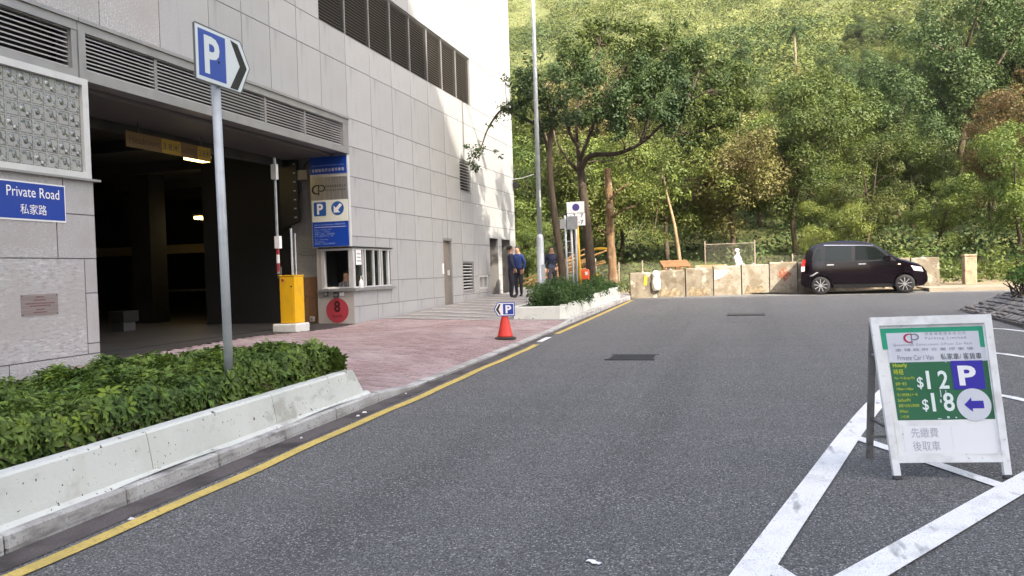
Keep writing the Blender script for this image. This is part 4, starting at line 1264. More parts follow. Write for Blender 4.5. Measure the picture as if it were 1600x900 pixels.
for x in (-4.56, -4.40):
    part('post', MB().tube([(x, 20.9, z21 - .1), (x - .03, 20.9, 2.9)], .028, 10), M_bsteel, tw, smooth=True)
for k in range(4):
    part('rung', MB().box(-4.56, 20.89, 1.3 + .3 * k, -4.42, 20.91, 1.32 + .3 * k), M_bsteel, tw)
part('board', MB().box(-4.53, 20.83, 2.52, -4.24, 20.865, 2.86), mat('board_grey', (0.26, 0.27, 0.27), [(12, (0.2, 0.21, 0.21), .4, .7)], rough=.6), tw)
part('side_box', MB().box(-4.72, 20.85, 2.55, -4.58, 20.92, 2.80), M_grey, tw)
yp = thing('yellow_post', 'slim yellow ochre post standing just right of the grey twin posts', 'post', (-4.55, 22.3, z21))
part('post', MB().tube([(-4.50, 22.3, z21), (-4.55, 22.3, 2.75)], .045, 10), mat('ochre_paint', (0.52, 0.30, 0.02), [(5, (0.42, 0.25, 0.04), .5, .7)], rough=.6), yp, smooth=True)
part('post_cap', MB().lathe([(.048, 0), (.03, .03)], (-4.55, 22.3, 2.75), n=10), M_greyd, yp)
rb = thing('orange_box', 'small bright orange-red box with a white label hanging at the foot of the tree', 'box', (-4.5, 23, 1.1))
part('case', MB().box(-4.60, 22.9, 1.14, -4.38, 23.06, 1.44), mat('orange_red', (0.75, 0.10, 0.03), rough=.5), rb, bevel=.02)
part('label', MB().box(-4.48, 22.893, 1.28, -4.40, 22.899, 1.38), M_white, rb)
part('handle', MB().tube([(-4.57, 22.98, 1.44), (-4.55, 22.98, 1.50), (-4.43, 22.98, 1.50), (-4.41, 22.98, 1.44)], .012, 6), M_black, rb)

# ================================================================ site clutter beyond the pavement
M_bamboo = mat('bamboo', (0.42, 0.24, 0.08), [((3, 3, 3), (0.20, 0.115, 0.045), .4, .7)], rough=.6, vary=.2)
rb_ = random.Random(3)
for k in range(16):
    x = -7.9 + 1.9 * rb_.random()
    y = 29.6 + 1.6 * rb_.random()
    z = .84 + .17 * (k // 4)
    ln = rb_.uniform(1.2, 2.2)
    tilt = rb_.uniform(.12, .55)
    t = thing('bamboo_pole', 'orange-brown bamboo pole leaning in the pile behind the three people', 'bamboo pole', (x - ln / 2, y, z), group='bamboo poles stacked beyond the pavement')
    a, b = Vector((x - ln * .5, y, z + .05)), Vector((x + ln * .5, y + .2, z + .05 + ln * tilt))
    part('pole', MB().tube([a.lerp(b, q_ / 4) for q_ in range(5)], [.04, .037, .036, .034, .03], 7), M_bamboo, t)
    nd = MB()
    for q_ in (1, 2, 3):
        c_ = a.lerp(b, q_ / 4)
        nd.tube([c_ - (b - a).normalized() * .012, c_ + (b - a).normalized() * .012], .043, 7)
    part('node_ring', nd, M_bamboo, t)
t = thing('yellow_cable_reel', 'bright yellow hose reel on the ground beside the bare orange trunk', 'hose reel', (-4.75, 26.8, .8))
rl = MB()
for k in range(12):
    a0, a1 = 2 * math.pi * k / 12, 2 * math.pi * (k + 1) / 12
    rl.bar((-4.85 + .13 * math.cos(a0), 26.7, 1.02 + .25 * math.sin(a0)), (-4.85 + .13 * math.cos(a1), 26.7, 1.02 + .25 * math.sin(a1)), .05, .05, up=(0, 1, 0))
part('reel', rl, M_yellow, t)
part('stand', MB().box(-4.97, 26.72, .68, -4.73, 26.76, .80), M_greyd, t)
t = thing('yellow_hose', 'yellow plastic pipe lying level between the tree trunks', 'pipe', (-5.1, 28.3, 2.1))
part('pipe', MB().tube([(-5.5, 28.6, 2.10), (-5.1, 28.5, 2.17), (-4.75, 28.4, 2.15), (-4.6, 28.3, 2.05)], .045, 8), M_yellow, t, smooth=True)
part('coupling', MB().tube([(-5.58, 28.62, 2.07), (-5.5, 28.6, 2.10)], .055, 8), M_greyd, t)

# concrete barrier blocks
M_bar = mat('stained_concrete', (0.175, 0.152, 0.115), [(1.6, (0.12, 0.098, 0.07), .45, .62), (5, (0.11, 0.085, 0.055), .50, .66, 5), (4, (0.30, 0.28, 0.225), .55, .66, 4), (30, (0.12, 0.10, 0.07), .58, .66)], rough=.9, bump=(12, .5, .02), vary=.10)
M_bar_w = mat('whitewashed_concrete', (0.25, 0.228, 0.185), [(2.0, (0.165, 0.135, 0.095), .47, .62), (7, (0.17, 0.13, 0.085), .56, .68, 5), (26, (0.13, 0.11, 0.08), .60, .68)], rough=.9, bump=(12, .4, .02))
ba, bb = Vector((-3.93, 28.10, 0)), Vector((6.35, 30.62, 0))
bd = (bb - ba).normalized()
bnn = Vector((bd.y, -bd.x, 0))
NB = 11
bl = (bb - ba).length / NB
blabels = ['first stained block at the kerb end of the concrete barrier row, with a yellow stain', 'stained concrete barrier block with broken top edge under the wooden pallets', 'pale yellowish concrete barrier block, third from the kerb end of the row',
           'concrete barrier block with a whitewashed upper left corner', 'mostly whitewashed concrete barrier block below the figure in white', 'concrete barrier block painted with a faded red diamond beside the parked car',
           'concrete barrier block hidden behind the tail of the parked car', 'concrete barrier block hidden behind the rear door of the parked car', 'concrete barrier block hidden behind the front door of the parked car', 'concrete barrier block hidden behind the front wheel of the parked car', 'end concrete barrier block showing past the bonnet of the parked car']
for k in range(NB):
    c = ba + bd * bl * (k + .5)
    yaw = rnd.uniform(-.025, .025)
    d = Vector((bd.x * math.cos(yaw) - bd.y * math.sin(yaw), bd.x * math.sin(yaw) + bd.y * math.cos(yaw), 0))
    n = Vector((d.y, -d.x, 0))
    h = .90 + .035 * min(k, 5) + rnd.uniform(-.02, .02)
    gz = A * c.y + .0
    hl = bl / 2 - .018
    t = thing('barrier_block', blabels[k], 'concrete barrier', (c.x, c.y, gz), group='concrete barrier blocks along the far side of the road')
    prof = [(-.24, 0), (-.23, .14), (-.13, .32), (-.11, h - .03), (-.09, h), (.09, h), (.11, h - .03), (.13, .32), (.23, .14), (.24, 0)] if k in (9,) else [(-.17, 0), (-.16, h - .04), (-.135, h), (.135, h), (.16, h - .04), (.17, 0)]
    rows = []
    for s_ in np.linspace(-hl, hl, 7):
        jz = rnd.uniform(-.012, .012)
        rows.append([tuple(c + d * s_ - n * p[0] + Vector((0, 0, gz + p[1] + (jz if p[1] > h - .1 else 0)))) for p in prof])
    mb = MB().grid(rows)
    nn_ = len(prof)
    mb.add(rows[0], [tuple(range(nn_))]); mb.add(rows[-1], [tuple(range(nn_ - 1, -1, -1))])
    part('block', mb, M_bar_w if k in (3, 4, 5) else M_bar, t)
    # lifting eye on top
    part('lifting_eye', MB().tube([c + Vector((0, 0, gz + h - .01)) + d * .05, c + Vector((0, 0, gz + h + .05)), c + Vector((0, 0, gz + h - .01)) - d * .05], .012, 6), M_bsteel, t)
    f0 = c + n * .171 + Vector((0, 0, gz))
    if k == 5:
        shape('painted_diamond', [(-.26, .60), (0, .34), (.26, .60), (0, .86)], f0 + d * .02 + Vector((0, 0, .06)), d, (0, 0, 1), mat('faded_red', (0.21, 0.075, 0.045), [(9, (0.32, 0.24, 0.17), .55, .7)], rough=.9), t, .006, .004)
    if k == 3:
        shape('white_patch', [(-.44, .55), (-.2, .62), (.08, .86), (-.44, .88)], f0, d, (0, 0, 1), M_white, t, .006, .004)
    if k == 0:
        shape('yellow_stain', [(-.02, .45), (.10, .43), (.13, .75), (.02, .78)], f0, d, (0, 0, 1), mat('yellow_stain', (0.42, 0.28, 0.03), rough=.9), t, .006, .004)
    if k in (1, 2, 4):
        shape('damp_stain', [(-.4, .03), (.1, .02), (.35, .12), (.2, .3), (-.1, .22), (-.3, .34)], f0, d, (0, 0, 1), mat('damp_stain', (0.15, 0.115, 0.07), [(8, (0.26, 0.21, 0.14), .45, .65)], rough=.95), t, .006, .004)
# white sacks against the row
t = thing('white_sack', 'bulging white sack slumped over the first two barrier blocks', 'sack', (-3.0, 28.0, 1.1))
sk = MB().lathe([(.10, .0), (.15, .1), (.16, .3), (.12, .5), (.15, .62), (.05, .70)], (-3.0, 28.10, .62 + A * 0), n=10)
part('sack', sk, mat('sack_white', (0.70, 0.68, 0.62), [(8, (0.55, 0.52, 0.46), .5, .7)], rough=.9, bump=(14, .8, .03)), t, smooth=True)
part('tie', MB().tube([(-3.06, 28.0, 1.12), (-2.94, 28.0, 1.13)], .02, 6), M_greyd, t)
# timber pallets on top behind the blocks
M_wood = mat('pallet_wood', (0.24, 0.125, 0.055), [((2, 18, 18), (0.16, 0.08, 0.035), .4, .65)], rough=.8, vary=.12)
M_wood2 = mat('pale_pallet_wood', (0.32, 0.215, 0.11), [((2, 18, 18), (0.22, 0.145, 0.075), .4, .65)], rough=.8, vary=.12)
def pallet(o, yaw, tilt, L_, W_, m, label):
    t = thing('wooden_pallet', label, 'pallet', o, 'wooden pallets piled behind the barrier row')
    M = Matrix.Translation(o) @ Euler((tilt, 0, yaw)).to_matrix().to_4x4()
    def bx(a, b):
        mb = MB().box(*a, *b)
        mb.v = [tuple(M @ Vector(p)) for p in mb.v]
        return mb
    for k in range(6):
        y0 = k * W_ / 5.7
        part('deck_board', bx((-L_ / 2, y0, .10), (L_ / 2, y0 + .11, .122)), m, t)
    for x in (-L_ / 2, -.05, L_ / 2 - .1):
        part('bearer', bx((x, 0, 0), (x + .1, W_, .099)), m, t)
    for k in range(3):
        part('base_board', bx((-L_ / 2, k * W_ / 2.3, -.022), (L_ / 2, k * W_ / 2.3 + .1, -.001)), m, t)
    return t
for k in range(5):
    pallet((-2.35, 29.15, .55 + .165 * k + (.12 if k == 4 else 0)), .12 + .03 * k, 0 if k < 4 else .25, 1.0, .9, M_wood, ['lowest dark pallet of the pile nearest the kerb', 'second pallet from the ground in the pile nearest the kerb', 'middle pallet of the pile nearest the kerb', 'fourth pallet in the pile nearest the kerb', 'tilted orange-brown pallet on top of the pile nearest the kerb'][k])
for k in range(4):
    pallet((-1.2, 29.5, .55 + .17 * k + (.0 if k < 3 else .1)), .10 - .02 * k, 0 if k < 3 else .2, 1.1, .9, M_wood2, ['lowest pale pallet of the second pile', 'second pale pallet of the second pile', 'third pale pallet of the second pile', 'tilted pale pallet topping the second pile'][k])

# chain-link fence behind
M_wire = mat('fence_wire', (0.20, 0.185, 0.16), rough=.6, metal=.3)
fx = thing('chain_link_fence', 'rusty grey chain link fence panel on posts behind the barrier row', 'fence', (0, 34, .5))
def fence_panel(x0, x1, y, z0, z1, sp=.09):
    mb = MB()
    h = z1 - z0
    n = int((x1 - x0 + h) / sp)
    for k in range(n):
        for sgn_ in (1, -1):
            xs = x0 - h + k * sp if sgn_ > 0 else x0 + k * sp
            a = Vector((xs, y, z0)); b = Vector((xs + sgn_ * h, y + .004 * sgn_, z1))
            # clip in x
            pts = []
            for (p, q_) in ((a, b),):
                t0, t1 = 0., 1.
                for lo_, hi_ in ((x0, x1),):
                    dx = q_.x - p.x
                    ta, tb = (lo_ - p.x) / dx, (hi_ - p.x) / dx
                    t0, t1 = max(t0, min(ta, tb)), min(t1, max(ta, tb))
                if t1 > t0 + .01:
                    mb.bar(p.lerp(q_, t0), p.lerp(q_, t1), .005, .005)
    return mb
M_rail = mat('rusty_rail', (0.24, 0.20, 0.16), rough=.8)
part('mesh_panel', fence_panel(-1.6, .35, 34, 1.0, 2.3), M_wire, fx)
part('mesh_panel', fence_panel(-6.2, -1.62, 34.2, .6, 1.62), M_wire, fx)
part('mesh_panel', fence_panel(.37, 3.2, 34.1, .6, 1.75), M_wire, fx)
for x, z in ((-6.2, 1.9), (-5.2, 1.7), (-4.2, 1.75), (-3.2, 1.7), (-1.61, 2.45), (.36, 2.42), (1.8, 1.8), (3.2, 1.8)):
    part('fence_post', MB().tube([(x, 34.05, .3), (x + .01, 34.05, z)], .028, 8), M_rail, fx)
part('top_rail', MB().tube([(-1.61, 34.05, 2.3), (.36, 34.05, 2.3)], .016, 6), M_rail, fx)

# squat stone gate pillar right of the car
gp = thing('stone_pillar', 'squat pale stone pillar standing alone on the sandy verge right of the car', 'pillar', (7.65, 32, .5))
M_pil = mat('pillar_stone', (0.33, 0.245, 0.165), [(5, (0.23, 0.16, 0.10), .45, .65), (22, (0.40, 0.32, 0.24), .55, .68)], rough=.9, bump=(16, .6, .02))
part('shaft', MB().box(7.46, 31.82, .3, 7.86, 32.2, 1.46), M_pil, gp, bevel=.025)
part('coping', MB().box(7.45, 31.81, 1.462, 7.87, 32.21, 1.54), M_pil, gp, bevel=.02)
# ================================================================ parked car
CL, CW = 3.72, .81
prof_t = [(0.0, .62), (.03, .80), (.07, 1.05), (.20, 1.40), (.33, 1.565), (.48, 1.645), (.80, 1.705), (1.25, 1.735), (1.65, 1.715), (2.0, 1.655), (2.24, 1.57), (2.5, 1.39), (2.80, 1.165), (2.98, 1.075), (3.2, 1.01), (3.45, .93), (3.60, .83), (3.68, .70), (3.72, .55)]
prof_b = [(0, .34), (.12, .24), (.4, .20), (1.8, .19), (3.3, .20), (3.6, .22), (3.72, .36)]
def interp(P, x):
    if x <= P[0][0]: return P[0][1]
    for (a, b), (c, d) in zip(P, P[1:]):
        if x <= c: return b + (d - b) * (x - a) / (c - a)
    return P[-1][1]
def hw(x, z):
    e = 1 - .11 * (1 - sstep(0, .45, x)) - .20 * sstep(2.9, 3.72, x) ** 1.5
    t = 1.0
    if z > 1.0: t = 1 - .17 * ((z - 1.0) / .72) ** 1.25
    if z < .45: t = 1 - .06 * ((.45 - z) / .25)
    if .45 <= z <= 1.0: t = 1 + .012 * math.sin((z - .45) / .55 * math.pi)
    return CW * e * t
car_loc = Vector((1.72, 27.72, A * 28.0 + .005))
car_yaw = math.radians(-4.5)
def cmb(mb):
    c, s = math.cos(car_yaw), math.sin(car_yaw)
    mb.v = [(car_loc.x + p[0] * c - p[1] * s, car_loc.y + p[0] * s + p[1] * c, car_loc.z + p[2]) for p in mb.v]
    return mb
car = thing('parked_car', 'dark aubergine compact van-like hatchback parked side-on before the concrete barrier blocks', 'car', tuple(car_loc + Vector((1.8, .8, 0))))
M_car = mat('car_paint', (0.0032, 0.0010, 0.0026), rough=.16, spec=.35, coat=.35)
M_trim = mat('car_black_trim', (0.012, 0.012, 0.013), rough=.45)
M_chrome = mat('chrome', (0.65, 0.65, 0.66), rough=.15, metal=1.0)
M_cglass = glass('car_glass', (.55, .6, .58), .02, .45, .2)
M_privacy = glass('privacy_glass', (.12, .13, .13), .03, .06, .25)
M_tyre = mat('tyre_rubber', (0.018, 0.018, 0.019), rough=.8)
M_rim = mat('alloy_rim', (0.55, 0.55, 0.56), rough=.3, metal=.8)
xs = sorted(set([p[0] for p in prof_t] + [0.5, .9, 1.05, 1.4, 1.55, 1.9, 2.7, 3.05, 3.35, 3.55, 3.64]))
# y grows away from the viewer; the near side is y = -half width (car centre line at y = CW)
rows = []
for x in xs:
    zb, zt_ = interp(prof_b, x), interp(prof_t, x)
    ring = []
    zs_ = [zb + (zt_ - .055 - zb) * f for f in (0, .1, .25, .4, .55, .7, .85, 1.0)]
    near = [(x, -hw(x, z), z) for z in zs_]
    w = hw(x, zs_[-1])
    near += [(x, -w * .93, zt_ - .022), (x, -w * .6, zt_ - .004), (x, 0, zt_)]
    far = [(x, -p[1], p[2]) for p in near[:-1]][::-1]
    ring = near + far
    rows.append([(a, b + CW, c) for a, b, c in ring])
body = MB().grid(rows)
n = len(rows[0])
for i in range(len(rows) - 1):
    body.f.append((i * n, (i + 1) * n, (i + 1) * n + n - 1, i * n + n - 1)); body.m.append(0)
body.f.append(tuple(range(n - 1, -1, -1))); body.m.append(0)
body.f.append(tuple((len(rows) - 1) * n + k for k in range(n))); body.m.append(0)
bme = body.mesh('body', M_car)
bm = bmesh.new(); bm.from_mesh(bme)
bmesh.ops.recalc_face_normals(bm, faces=bm.faces)
bm.to_mesh(bme); bm.free()
WX, WR = (.60, 3.06), .29
tmp = bpy.data.objects.new('tmp', bme); COL.objects.link(tmp)
cutters = []
cut = MB()
for wx_ in WX:
    for ya, yb in ((-.2, .24), (2 * CW - .24, 2 * CW + .2)):
        cut.lathe([(.335, 0), (.335, yb - ya)], (wx_, ya, .30), (0, 1, 0), 28)
cme = cut.mesh('cut', M_trim)
bm = bmesh.new(); bm.from_mesh(cme); bmesh.ops.recalc_face_normals(bm, faces=bm.faces); bm.to_mesh(cme); bm.free()
cuto = bpy.data.objects.new('cut', cme); COL.objects.link(cuto)
md = tmp.modifiers.new('b', 'BOOLEAN'); md.object = cuto; md.operation = 'DIFFERENCE'; md.solver = 'EXACT'; md.material_mode = 'TRANSFER'
bpy.context.view_layer.update()
bme2 = bpy.data.meshes.new_from_object(tmp.evaluated_get(bpy.context.evaluated_depsgraph_get()))
bpy.data.objects.remove(tmp); bpy.data.objects.remove(cuto)
c_, s_ = math.cos(car_yaw), math.sin(car_yaw)
bme2.transform(Matrix.Translation(car_loc) @ Matrix.Rotation(car_yaw, 4, 'Z'))
for p in bme2.polygons: p.use_smooth = True
bme2.set_sharp_from_angle(angle=math.radians(38))
part('body', bme2, M_car, car)
def patch(name, quad, m, side=-1, lift=.004, nu=8, nv=5, parent=car, smooth=True, label=None):
    """quad: 4 (x, z) corners, mapped on the flank"""
    rows = []
    for j in range(nv + 1):
        r = []
        for i in range(nu + 1):
            u, v = i / nu, j / nv
            x = (quad[0][0] * (1 - u) + quad[1][0] * u) * (1 - v) + (quad[3][0] * (1 - u) + quad[2][0] * u) * v
            z = (quad[0][1] * (1 - u) + quad[1][1] * u) * (1 - v) + (quad[3][1] * (1 - u) + quad[2][1] * u) * v
            r.append((x, CW + side * (hw(x, z) + lift), z))
        rows.append(r)
    return part(name, cmb(MB().grid(rows, flip=(side > 0))), m, parent, label, smooth=smooth)
for side in (-1, 1):
    fd = patch('front_door', [(1.60, .36), (2.72, .36), (2.80, 1.02), (1.58, 1.02)], M_car, side)
    rd = patch('rear_door', [(.98, .36), (1.585, .36), (1.565, 1.02), (.72, 1.02)], M_car, side)
    patch('window', [(1.64, 1.07), (2.70, 1.08), (2.24, 1.47), (1.66, 1.56)], M_cglass, side, .010, parent=fd)
    patch('window', [(.74, 1.07), (1.54, 1.07), (1.555, 1.58), (.76, 1.565)], M_privacy, side, .010, parent=rd)
    patch('window_trim', [(.70, 1.02), (2.84, 1.03), (2.24, 1.52), (.72, 1.60)], M_trim, side, .006, nu=14)
    patch('window_trim', [(.32, 1.10), (.64, 1.05), (.66, 1.55), (.47, 1.50)], M_trim, side, .006)
    patch('quarter_window', [(.37, 1.14), (.62, 1.10), (.64, 1.52), (.50, 1.46)], M_privacy, side, .010)
    patch('window_line', [(.72, 1.585), (2.18, 1.525), (2.18, 1.54), (.72, 1.60)], M_chrome, side, .012, nu=12, nv=1)
    patch('pillar_gleam', [(.22, 1.02), (.32, 1.02), (.46, 1.53), (.38, 1.52)], M_car, side, .007)
    patch('sill_trim', [(.98, .20), (2.70, .20), (2.70, .31), (.98, .31)], M_trim, side, .006)
    for d_, x in ((rd, .80), (fd, 1.74)):
        patch('door_handle', [(x, .935), (x + .21, .935), (x + .21, .965), (x, .965)], M_chrome, side, .030, 4, 2, parent=d_)
    patch('indicator', [(2.86, .90), (2.96, .90), (2.94, .93), (2.88, .93)], mat('indicator_amber', (.75, .62, .45), rough=.3), side, .012, 2, 1)
    patch('bumper_gleam', [(.26, .60), (.36, .60), (.55, .72), (.48, .73)], M_rim, side, .006, 4, 2)
    tl = patch('tail_lamp', [(.02, .92), (.13, .92), (.16, 1.14), (.06, 1.14)], mat('tail_red', (0.45, 0.02, 0.02), rough=.2, coat=.6), side, .012, 3, 4)
    patch('clear_lens', [(.01, .76), (.12, .76), (.13, .918), (.02, .918)], mat('clear_lens', (0.62, 0.60, 0.58), rough=.2), side, .012, 3, 3, parent=tl)
    patch('headlight', [(3.32, .70), (3.60, .66), (3.54, .80), (3.24, .86)], mat('headlight_lens', (0.45, 0.46, 0.48), rough=.1, coat=1), side, .010, 4, 3)
    mi = MB()
    yy_ = CW + side * (hw(2.62, 1.1) + .10)
    mi.box(2.52, yy_ - .09, 1.04, 2.66, yy_ + .09, 1.20)
    mi.box(2.58, min(yy_, CW + side * .75), 1.06, 2.64, max(yy_, CW + side * .75), 1.10)
    part('wing_mirror', cmb(mi), M_car, car, bevel=.02)
def topgrid(xa, xb, wf, lift, nx=6):
    rows = []
    for i in range(nx + 1):
        x = xa + (xb - xa) * i / nx
        z = interp(prof_t, x)
        w = hw(x, z) * wf
        rows.append([(x, CW + w * t, z - (.0 if abs(t) < .7 else .012 * (abs(t) - .7) / .3) + lift) for t in np.linspace(-1, 1, 7)])
    return MB().grid(rows, flip=True)
part('windscreen', cmb(topgrid(2.26, 2.95, .88, .008)), M_cglass, car, smooth=True)
part('rear_window', cmb(topgrid(.08, .36, .84, .008, 8)), M_cglass, car, smooth=True)
part('number_plate', cmb(MB().box(3.722, CW - .26, .42, 3.735, CW + .26, .54)), M_white, car)
part('grille', cmb(MB().box(3.66, CW - .45, .56, 3.725, CW + .45, .68)), M_trim, car, bevel=.01)
part('roof_aerial', cmb(MB().tube([(.55, CW, 1.69), (.42, CW, 1.80)], .008, 5)), M_trim, car)
# cabin seen through the glass
cb_ = MB()
for x in (1.15, 1.95):
    for y in (CW - .38, CW + .38):
        cb_.box(x - .05, y - .24, .75, x + .07, y + .24, 1.32)
        cb_.box(x - .04, y - .12, 1.34, x + .05, y + .12, 1.50)
part('seats', cmb(cb_), M_trim, car, bevel=.03)
sw = MB()
for k in range(14):
    a0, a1 = 2 * math.pi * k / 14, 2 * math.pi * (k + 1) / 14
    sw.bar((2.42 - .05 * math.sin(a0), CW + .38 + .17 * math.cos(a0), 1.08 + .16 * math.sin(a0)), (2.42 - .05 * math.sin(a1), CW + .38 + .17 * math.cos(a1), 1.08 + .16 * math.sin(a1)), .03, .03, up=(1, 0, 0))
part('steering_wheel', cmb(sw), M_trim, car)
for wx_ in WX:
    for side in (-1, 1):
        yc = CW + side * (CW - .10)
        w_ = MB().lathe([(.19, -.085), (.265, -.088), (.288, -.06), (.290, 0), (.288, .06), (.265, .088), (.19, .085)], (wx_, yc, WR + .0), (0, 1, 0), 30)
        wo = part('wheel', cmb(w_), M_tyre, car, smooth=True)
        rm = MB()
        yo = yc + side * .075
        rm.lathe([(.19, 0), (.215, .004), (.215, .016), (.19, .02)], (wx_, yo - .01, WR), (0, 1, 0), 30)
        for k in range(9):
            a = 2 * math.pi * k / 9 + .2
            rm.bar((wx_ + .03 * math.cos(a), yo, WR + .03 * math.sin(a)), (wx_ + .20 * math.cos(a), yo, WR + .20 * math.sin(a)), .022, .028, up=(0, 1, 0))
        rm.lathe([(.045, -.012), (.045, .012)], (wx_, yo, WR), (0, 1, 0), 12)
        part('rim', cmb(rm), M_rim, wo)
        part('brake_disc', cmb(MB().lathe([(.185, -.01), (.185, .01)], (wx_, yc + side * .03, WR), (0, 1, 0), 24)), mat('brake_dark', (.05, .05, .05), rough=.5, metal=.5), wo)
        wl = MB().lathe([(.332, 0), (.332, .2)], (wx_, CW + side * .62 - (0 if side < 0 else .2), .30), (0, 1, 0), 24)

# ================================================================ people
M_skin = mat('skin', (0.36, 0.20, 0.13), rough=.6)
M_navy = mat('navy_cloth', (0.014, 0.018, 0.045), [(20, (0.02, 0.026, 0.06), .45, .6)], rough=.85)
M_dark = mat('dark_trousers', (0.012, 0.013, 0.024), rough=.85)
M_bluej = mat('blue_jacket', (0.012, 0.028, 0.12), [(20, (0.018, 0.036, 0.15), .45, .6)], rough=.8)
M_hair = mat('black_hair', (0.012, 0.010, 0.009), rough=.7)
M_shoe = mat('shoe', (0.012, 0.012, 0.012), rough=.5)
def person(label, loc, yaw, h, top_m, leg_m, arms, sleeve=True, waist=.52, legspread=.09, hair='hair', head_turn=0., skin_m=None, seated=False):
    """one continuous body grown from a skeleton with the Skin modifier"""
    t = thing('person', label, 'person', loc)
    k = h / 1.72
    V, E, Rr = [], [], []
    def v(p, r, par=None):
        V.append(Vector(p) * k); Rr.append(r * k)
        if par is not None: E.append((par, len(V) - 1))
        return len(V) - 1
    pel = v((0, 0, .93), .145)
    bel = v((0, -.01, 1.06), .135, pel)
    ch = v((0, -.005, 1.24), .155, bel)
    sh = v((0, .005, 1.38), .12, ch)
    nk = v((0, .0, 1.47), .057, sh)
    hd0 = v((0, -.015, 1.545), .075, nk)
    hd1 = v((0, -.012, 1.63), .088, hd0)
    hd2 = v((0, -.005, 1.695), .055, hd1)
    nose = v((0, -.098, 1.585), .018, hd0)
    tips = []
    for s, (elb, hnd) in zip((-1, 1), arms):
        a = v((s * .17, .01, 1.37), .068, sh)
        b = v((s * elb[0], elb[1], elb[2]), .048, a)
        c = v((s * hnd[0], hnd[1], hnd[2]), .032, b)
        d = (V[c] - V[b]).normalized()
        p = V[c] / k + d * .07
        pm = v(p, .036, c)
        tips.append((V[pm].copy(), d, s))
    for s in (-1, 1):
        a = v((s * .09, 0, .84), .105, pel)
        b = v((s * (legspread + .01), -.015, .49), .072, a)
        c = v((s * legspread, .02, .10), .048, b)
        d = v((s * (legspread + .005), .0, .045), .045, c)
        e = v((s * (legspread + .03), -.15, .035), .036, d)
    me = bpy.data.meshes.new('body')
    me.from_pydata([tuple(p) for p in V], E, [])
    o = bpy.data.objects.new('tmp', me); COL.objects.link(o)
    md = o.modifiers.new('s', 'SKIN')
    for i, r in enumerate(Rr):
        f = 1.0
        sy = .72 if i in (0, 1, 2, 3) else 1.0
        me.skin_vertices[0].data[i].radius = (r, r * sy) if i not in (0, 1, 2, 3) else (r * 1.12, r * .78)
    me.skin_vertices[0].data[0].use_root = True
    md.use_smooth_shade = True
    sd_ = o.modifiers.new('d', 'SUBSURF'); sd_.levels = 2; sd_.render_levels = 2
    bpy.context.view_layer.update()
    m2 = bpy.data.meshes.new_from_object(o.evaluated_get(bpy.context.evaluated_depsgraph_get()))
    bpy.data.objects.remove(o)
    # fingers: four and a thumb on each palm
    bm = bmesh.new(); bm.from_mesh(m2)
    fb = MB()
    for pnt, d, s in tips:
        side = d.cross(Vector((0, 1, 0))).normalized()
        fwd = side.cross(d).normalized()
        for q, ln in enumerate((.062, .072, .068, .052)):
            b0 = pnt + side * (-.024 + .016 * q) * k
            fb.tube([b0, b0 + (d * ln * .5 + fwd * .006) * k, b0 + (d * ln * .9 + fwd * .022) * k], [.010 * k, .009 * k, .006 * k], 6)
        b0 = pnt - side * .03 * k - d * .03 * k
        fb.tube([b0, b0 + (-side * .025 + d * .02) * k, b0 + (-side * .03 + d * .05) * k], [.011 * k, .010 * k, .007 * k], 6)
    vs = [bm.verts.new(p) for p in fb.v]
    for f in fb.f: bm.faces.new([vs[i] for i in f])
    bm.to_mesh(m2); bm.free()
    m2.materials.clear()
    for m in (top_m, leg_m, skin_m or M_skin, M_shoe): m2.materials.append(m)
    hands = [p for p, d, s in tips]
    for p in m2.polygons:
        c = p.center / k
        cc_ = p.center
        mi = 0
        if c.z > 1.455: mi = 2
        elif min((cc_ - q).length for q in hands) < .105 * k: mi = 2
        elif c.z < .075: mi = 3
        elif c.z < .96 and abs(c.x) < .22: mi = 1
        p.material_index = mi
        p.use_smooth = True
    R = Matrix.Translation(loc) @ Matrix.Rotation(yaw, 4, 'Z')
    m2.transform(R)
    part('body', m2, None, t)
    # hair / cap as a shell over the skull
    hm = MB()
    prof = [(.094, -.03), (.098, .02), (.088, .07), (.055, .098), (.01, .108)]
    hm.lathe(prof, (0, .014, 1.615), (0, .16 if hair == 'hair' else -.05, 1), 16)
    hm.v = [tuple(R @ (Vector(p) * k)) for p in hm.v]
    part('cap' if hair == 'cap' else 'hair', hm, M_hair if hair != 'cap' else top_m, t, smooth=True)
    def loc2(mb):
        mb.v = [tuple(R @ (Vector(p) * k)) for p in mb.v]
        return mb
    if hair == 'cap':
        part('cap_peak', loc2(MB().hexa([(-.07, -.09, 1.63), (.07, -.09, 1.63), (.06, -.17, 1.615), (-.06, -.17, 1.615), (-.07, -.08, 1.645), (.07, -.08, 1.645), (.055, -.165, 1.625), (-.055, -.165, 1.625)])), M_navy, t)
    ey = MB()
    for s in (-1, 1):
        ey.lathe([(.010, 0), (.006, .006)], (s * .034, -.092, 1.612), (0, -1, 0), 8)
    part('eyes', loc2(ey), M_black, t)
    part('mouth', loc2(MB().box(-.025, -.090, 1.548, .025, -.082, 1.554)), mat('lip', (0.22, 0.08, 0.07), rough=.6), t)
    er = MB()
    for s in (-1, 1):
        er.lathe([(.012, 0), (.022, .008), (.008, .014)], (s * .082, .0, 1.60), (s, .2, 0), 8)
    part('ears', loc2(er), skin_m or M_skin, t, smooth=True)
    part('collar', loc2(MB().lathe([(.075, 0), (.072, .035), (.066, .04)], (0, 0, 1.43), n=14)), M_white if top_m is M_navy else mat('teal_collar', (0.03, 0.22, 0.26), rough=.7), t)
    part('belt', loc2(MB().lathe([(.150, 0), (.152, .03)], (0, -.004, .955), n=16)) if False else loc2(MB().box(-.05, -.135, .955, .05, -.118, .985)), M_black, t)
    return t
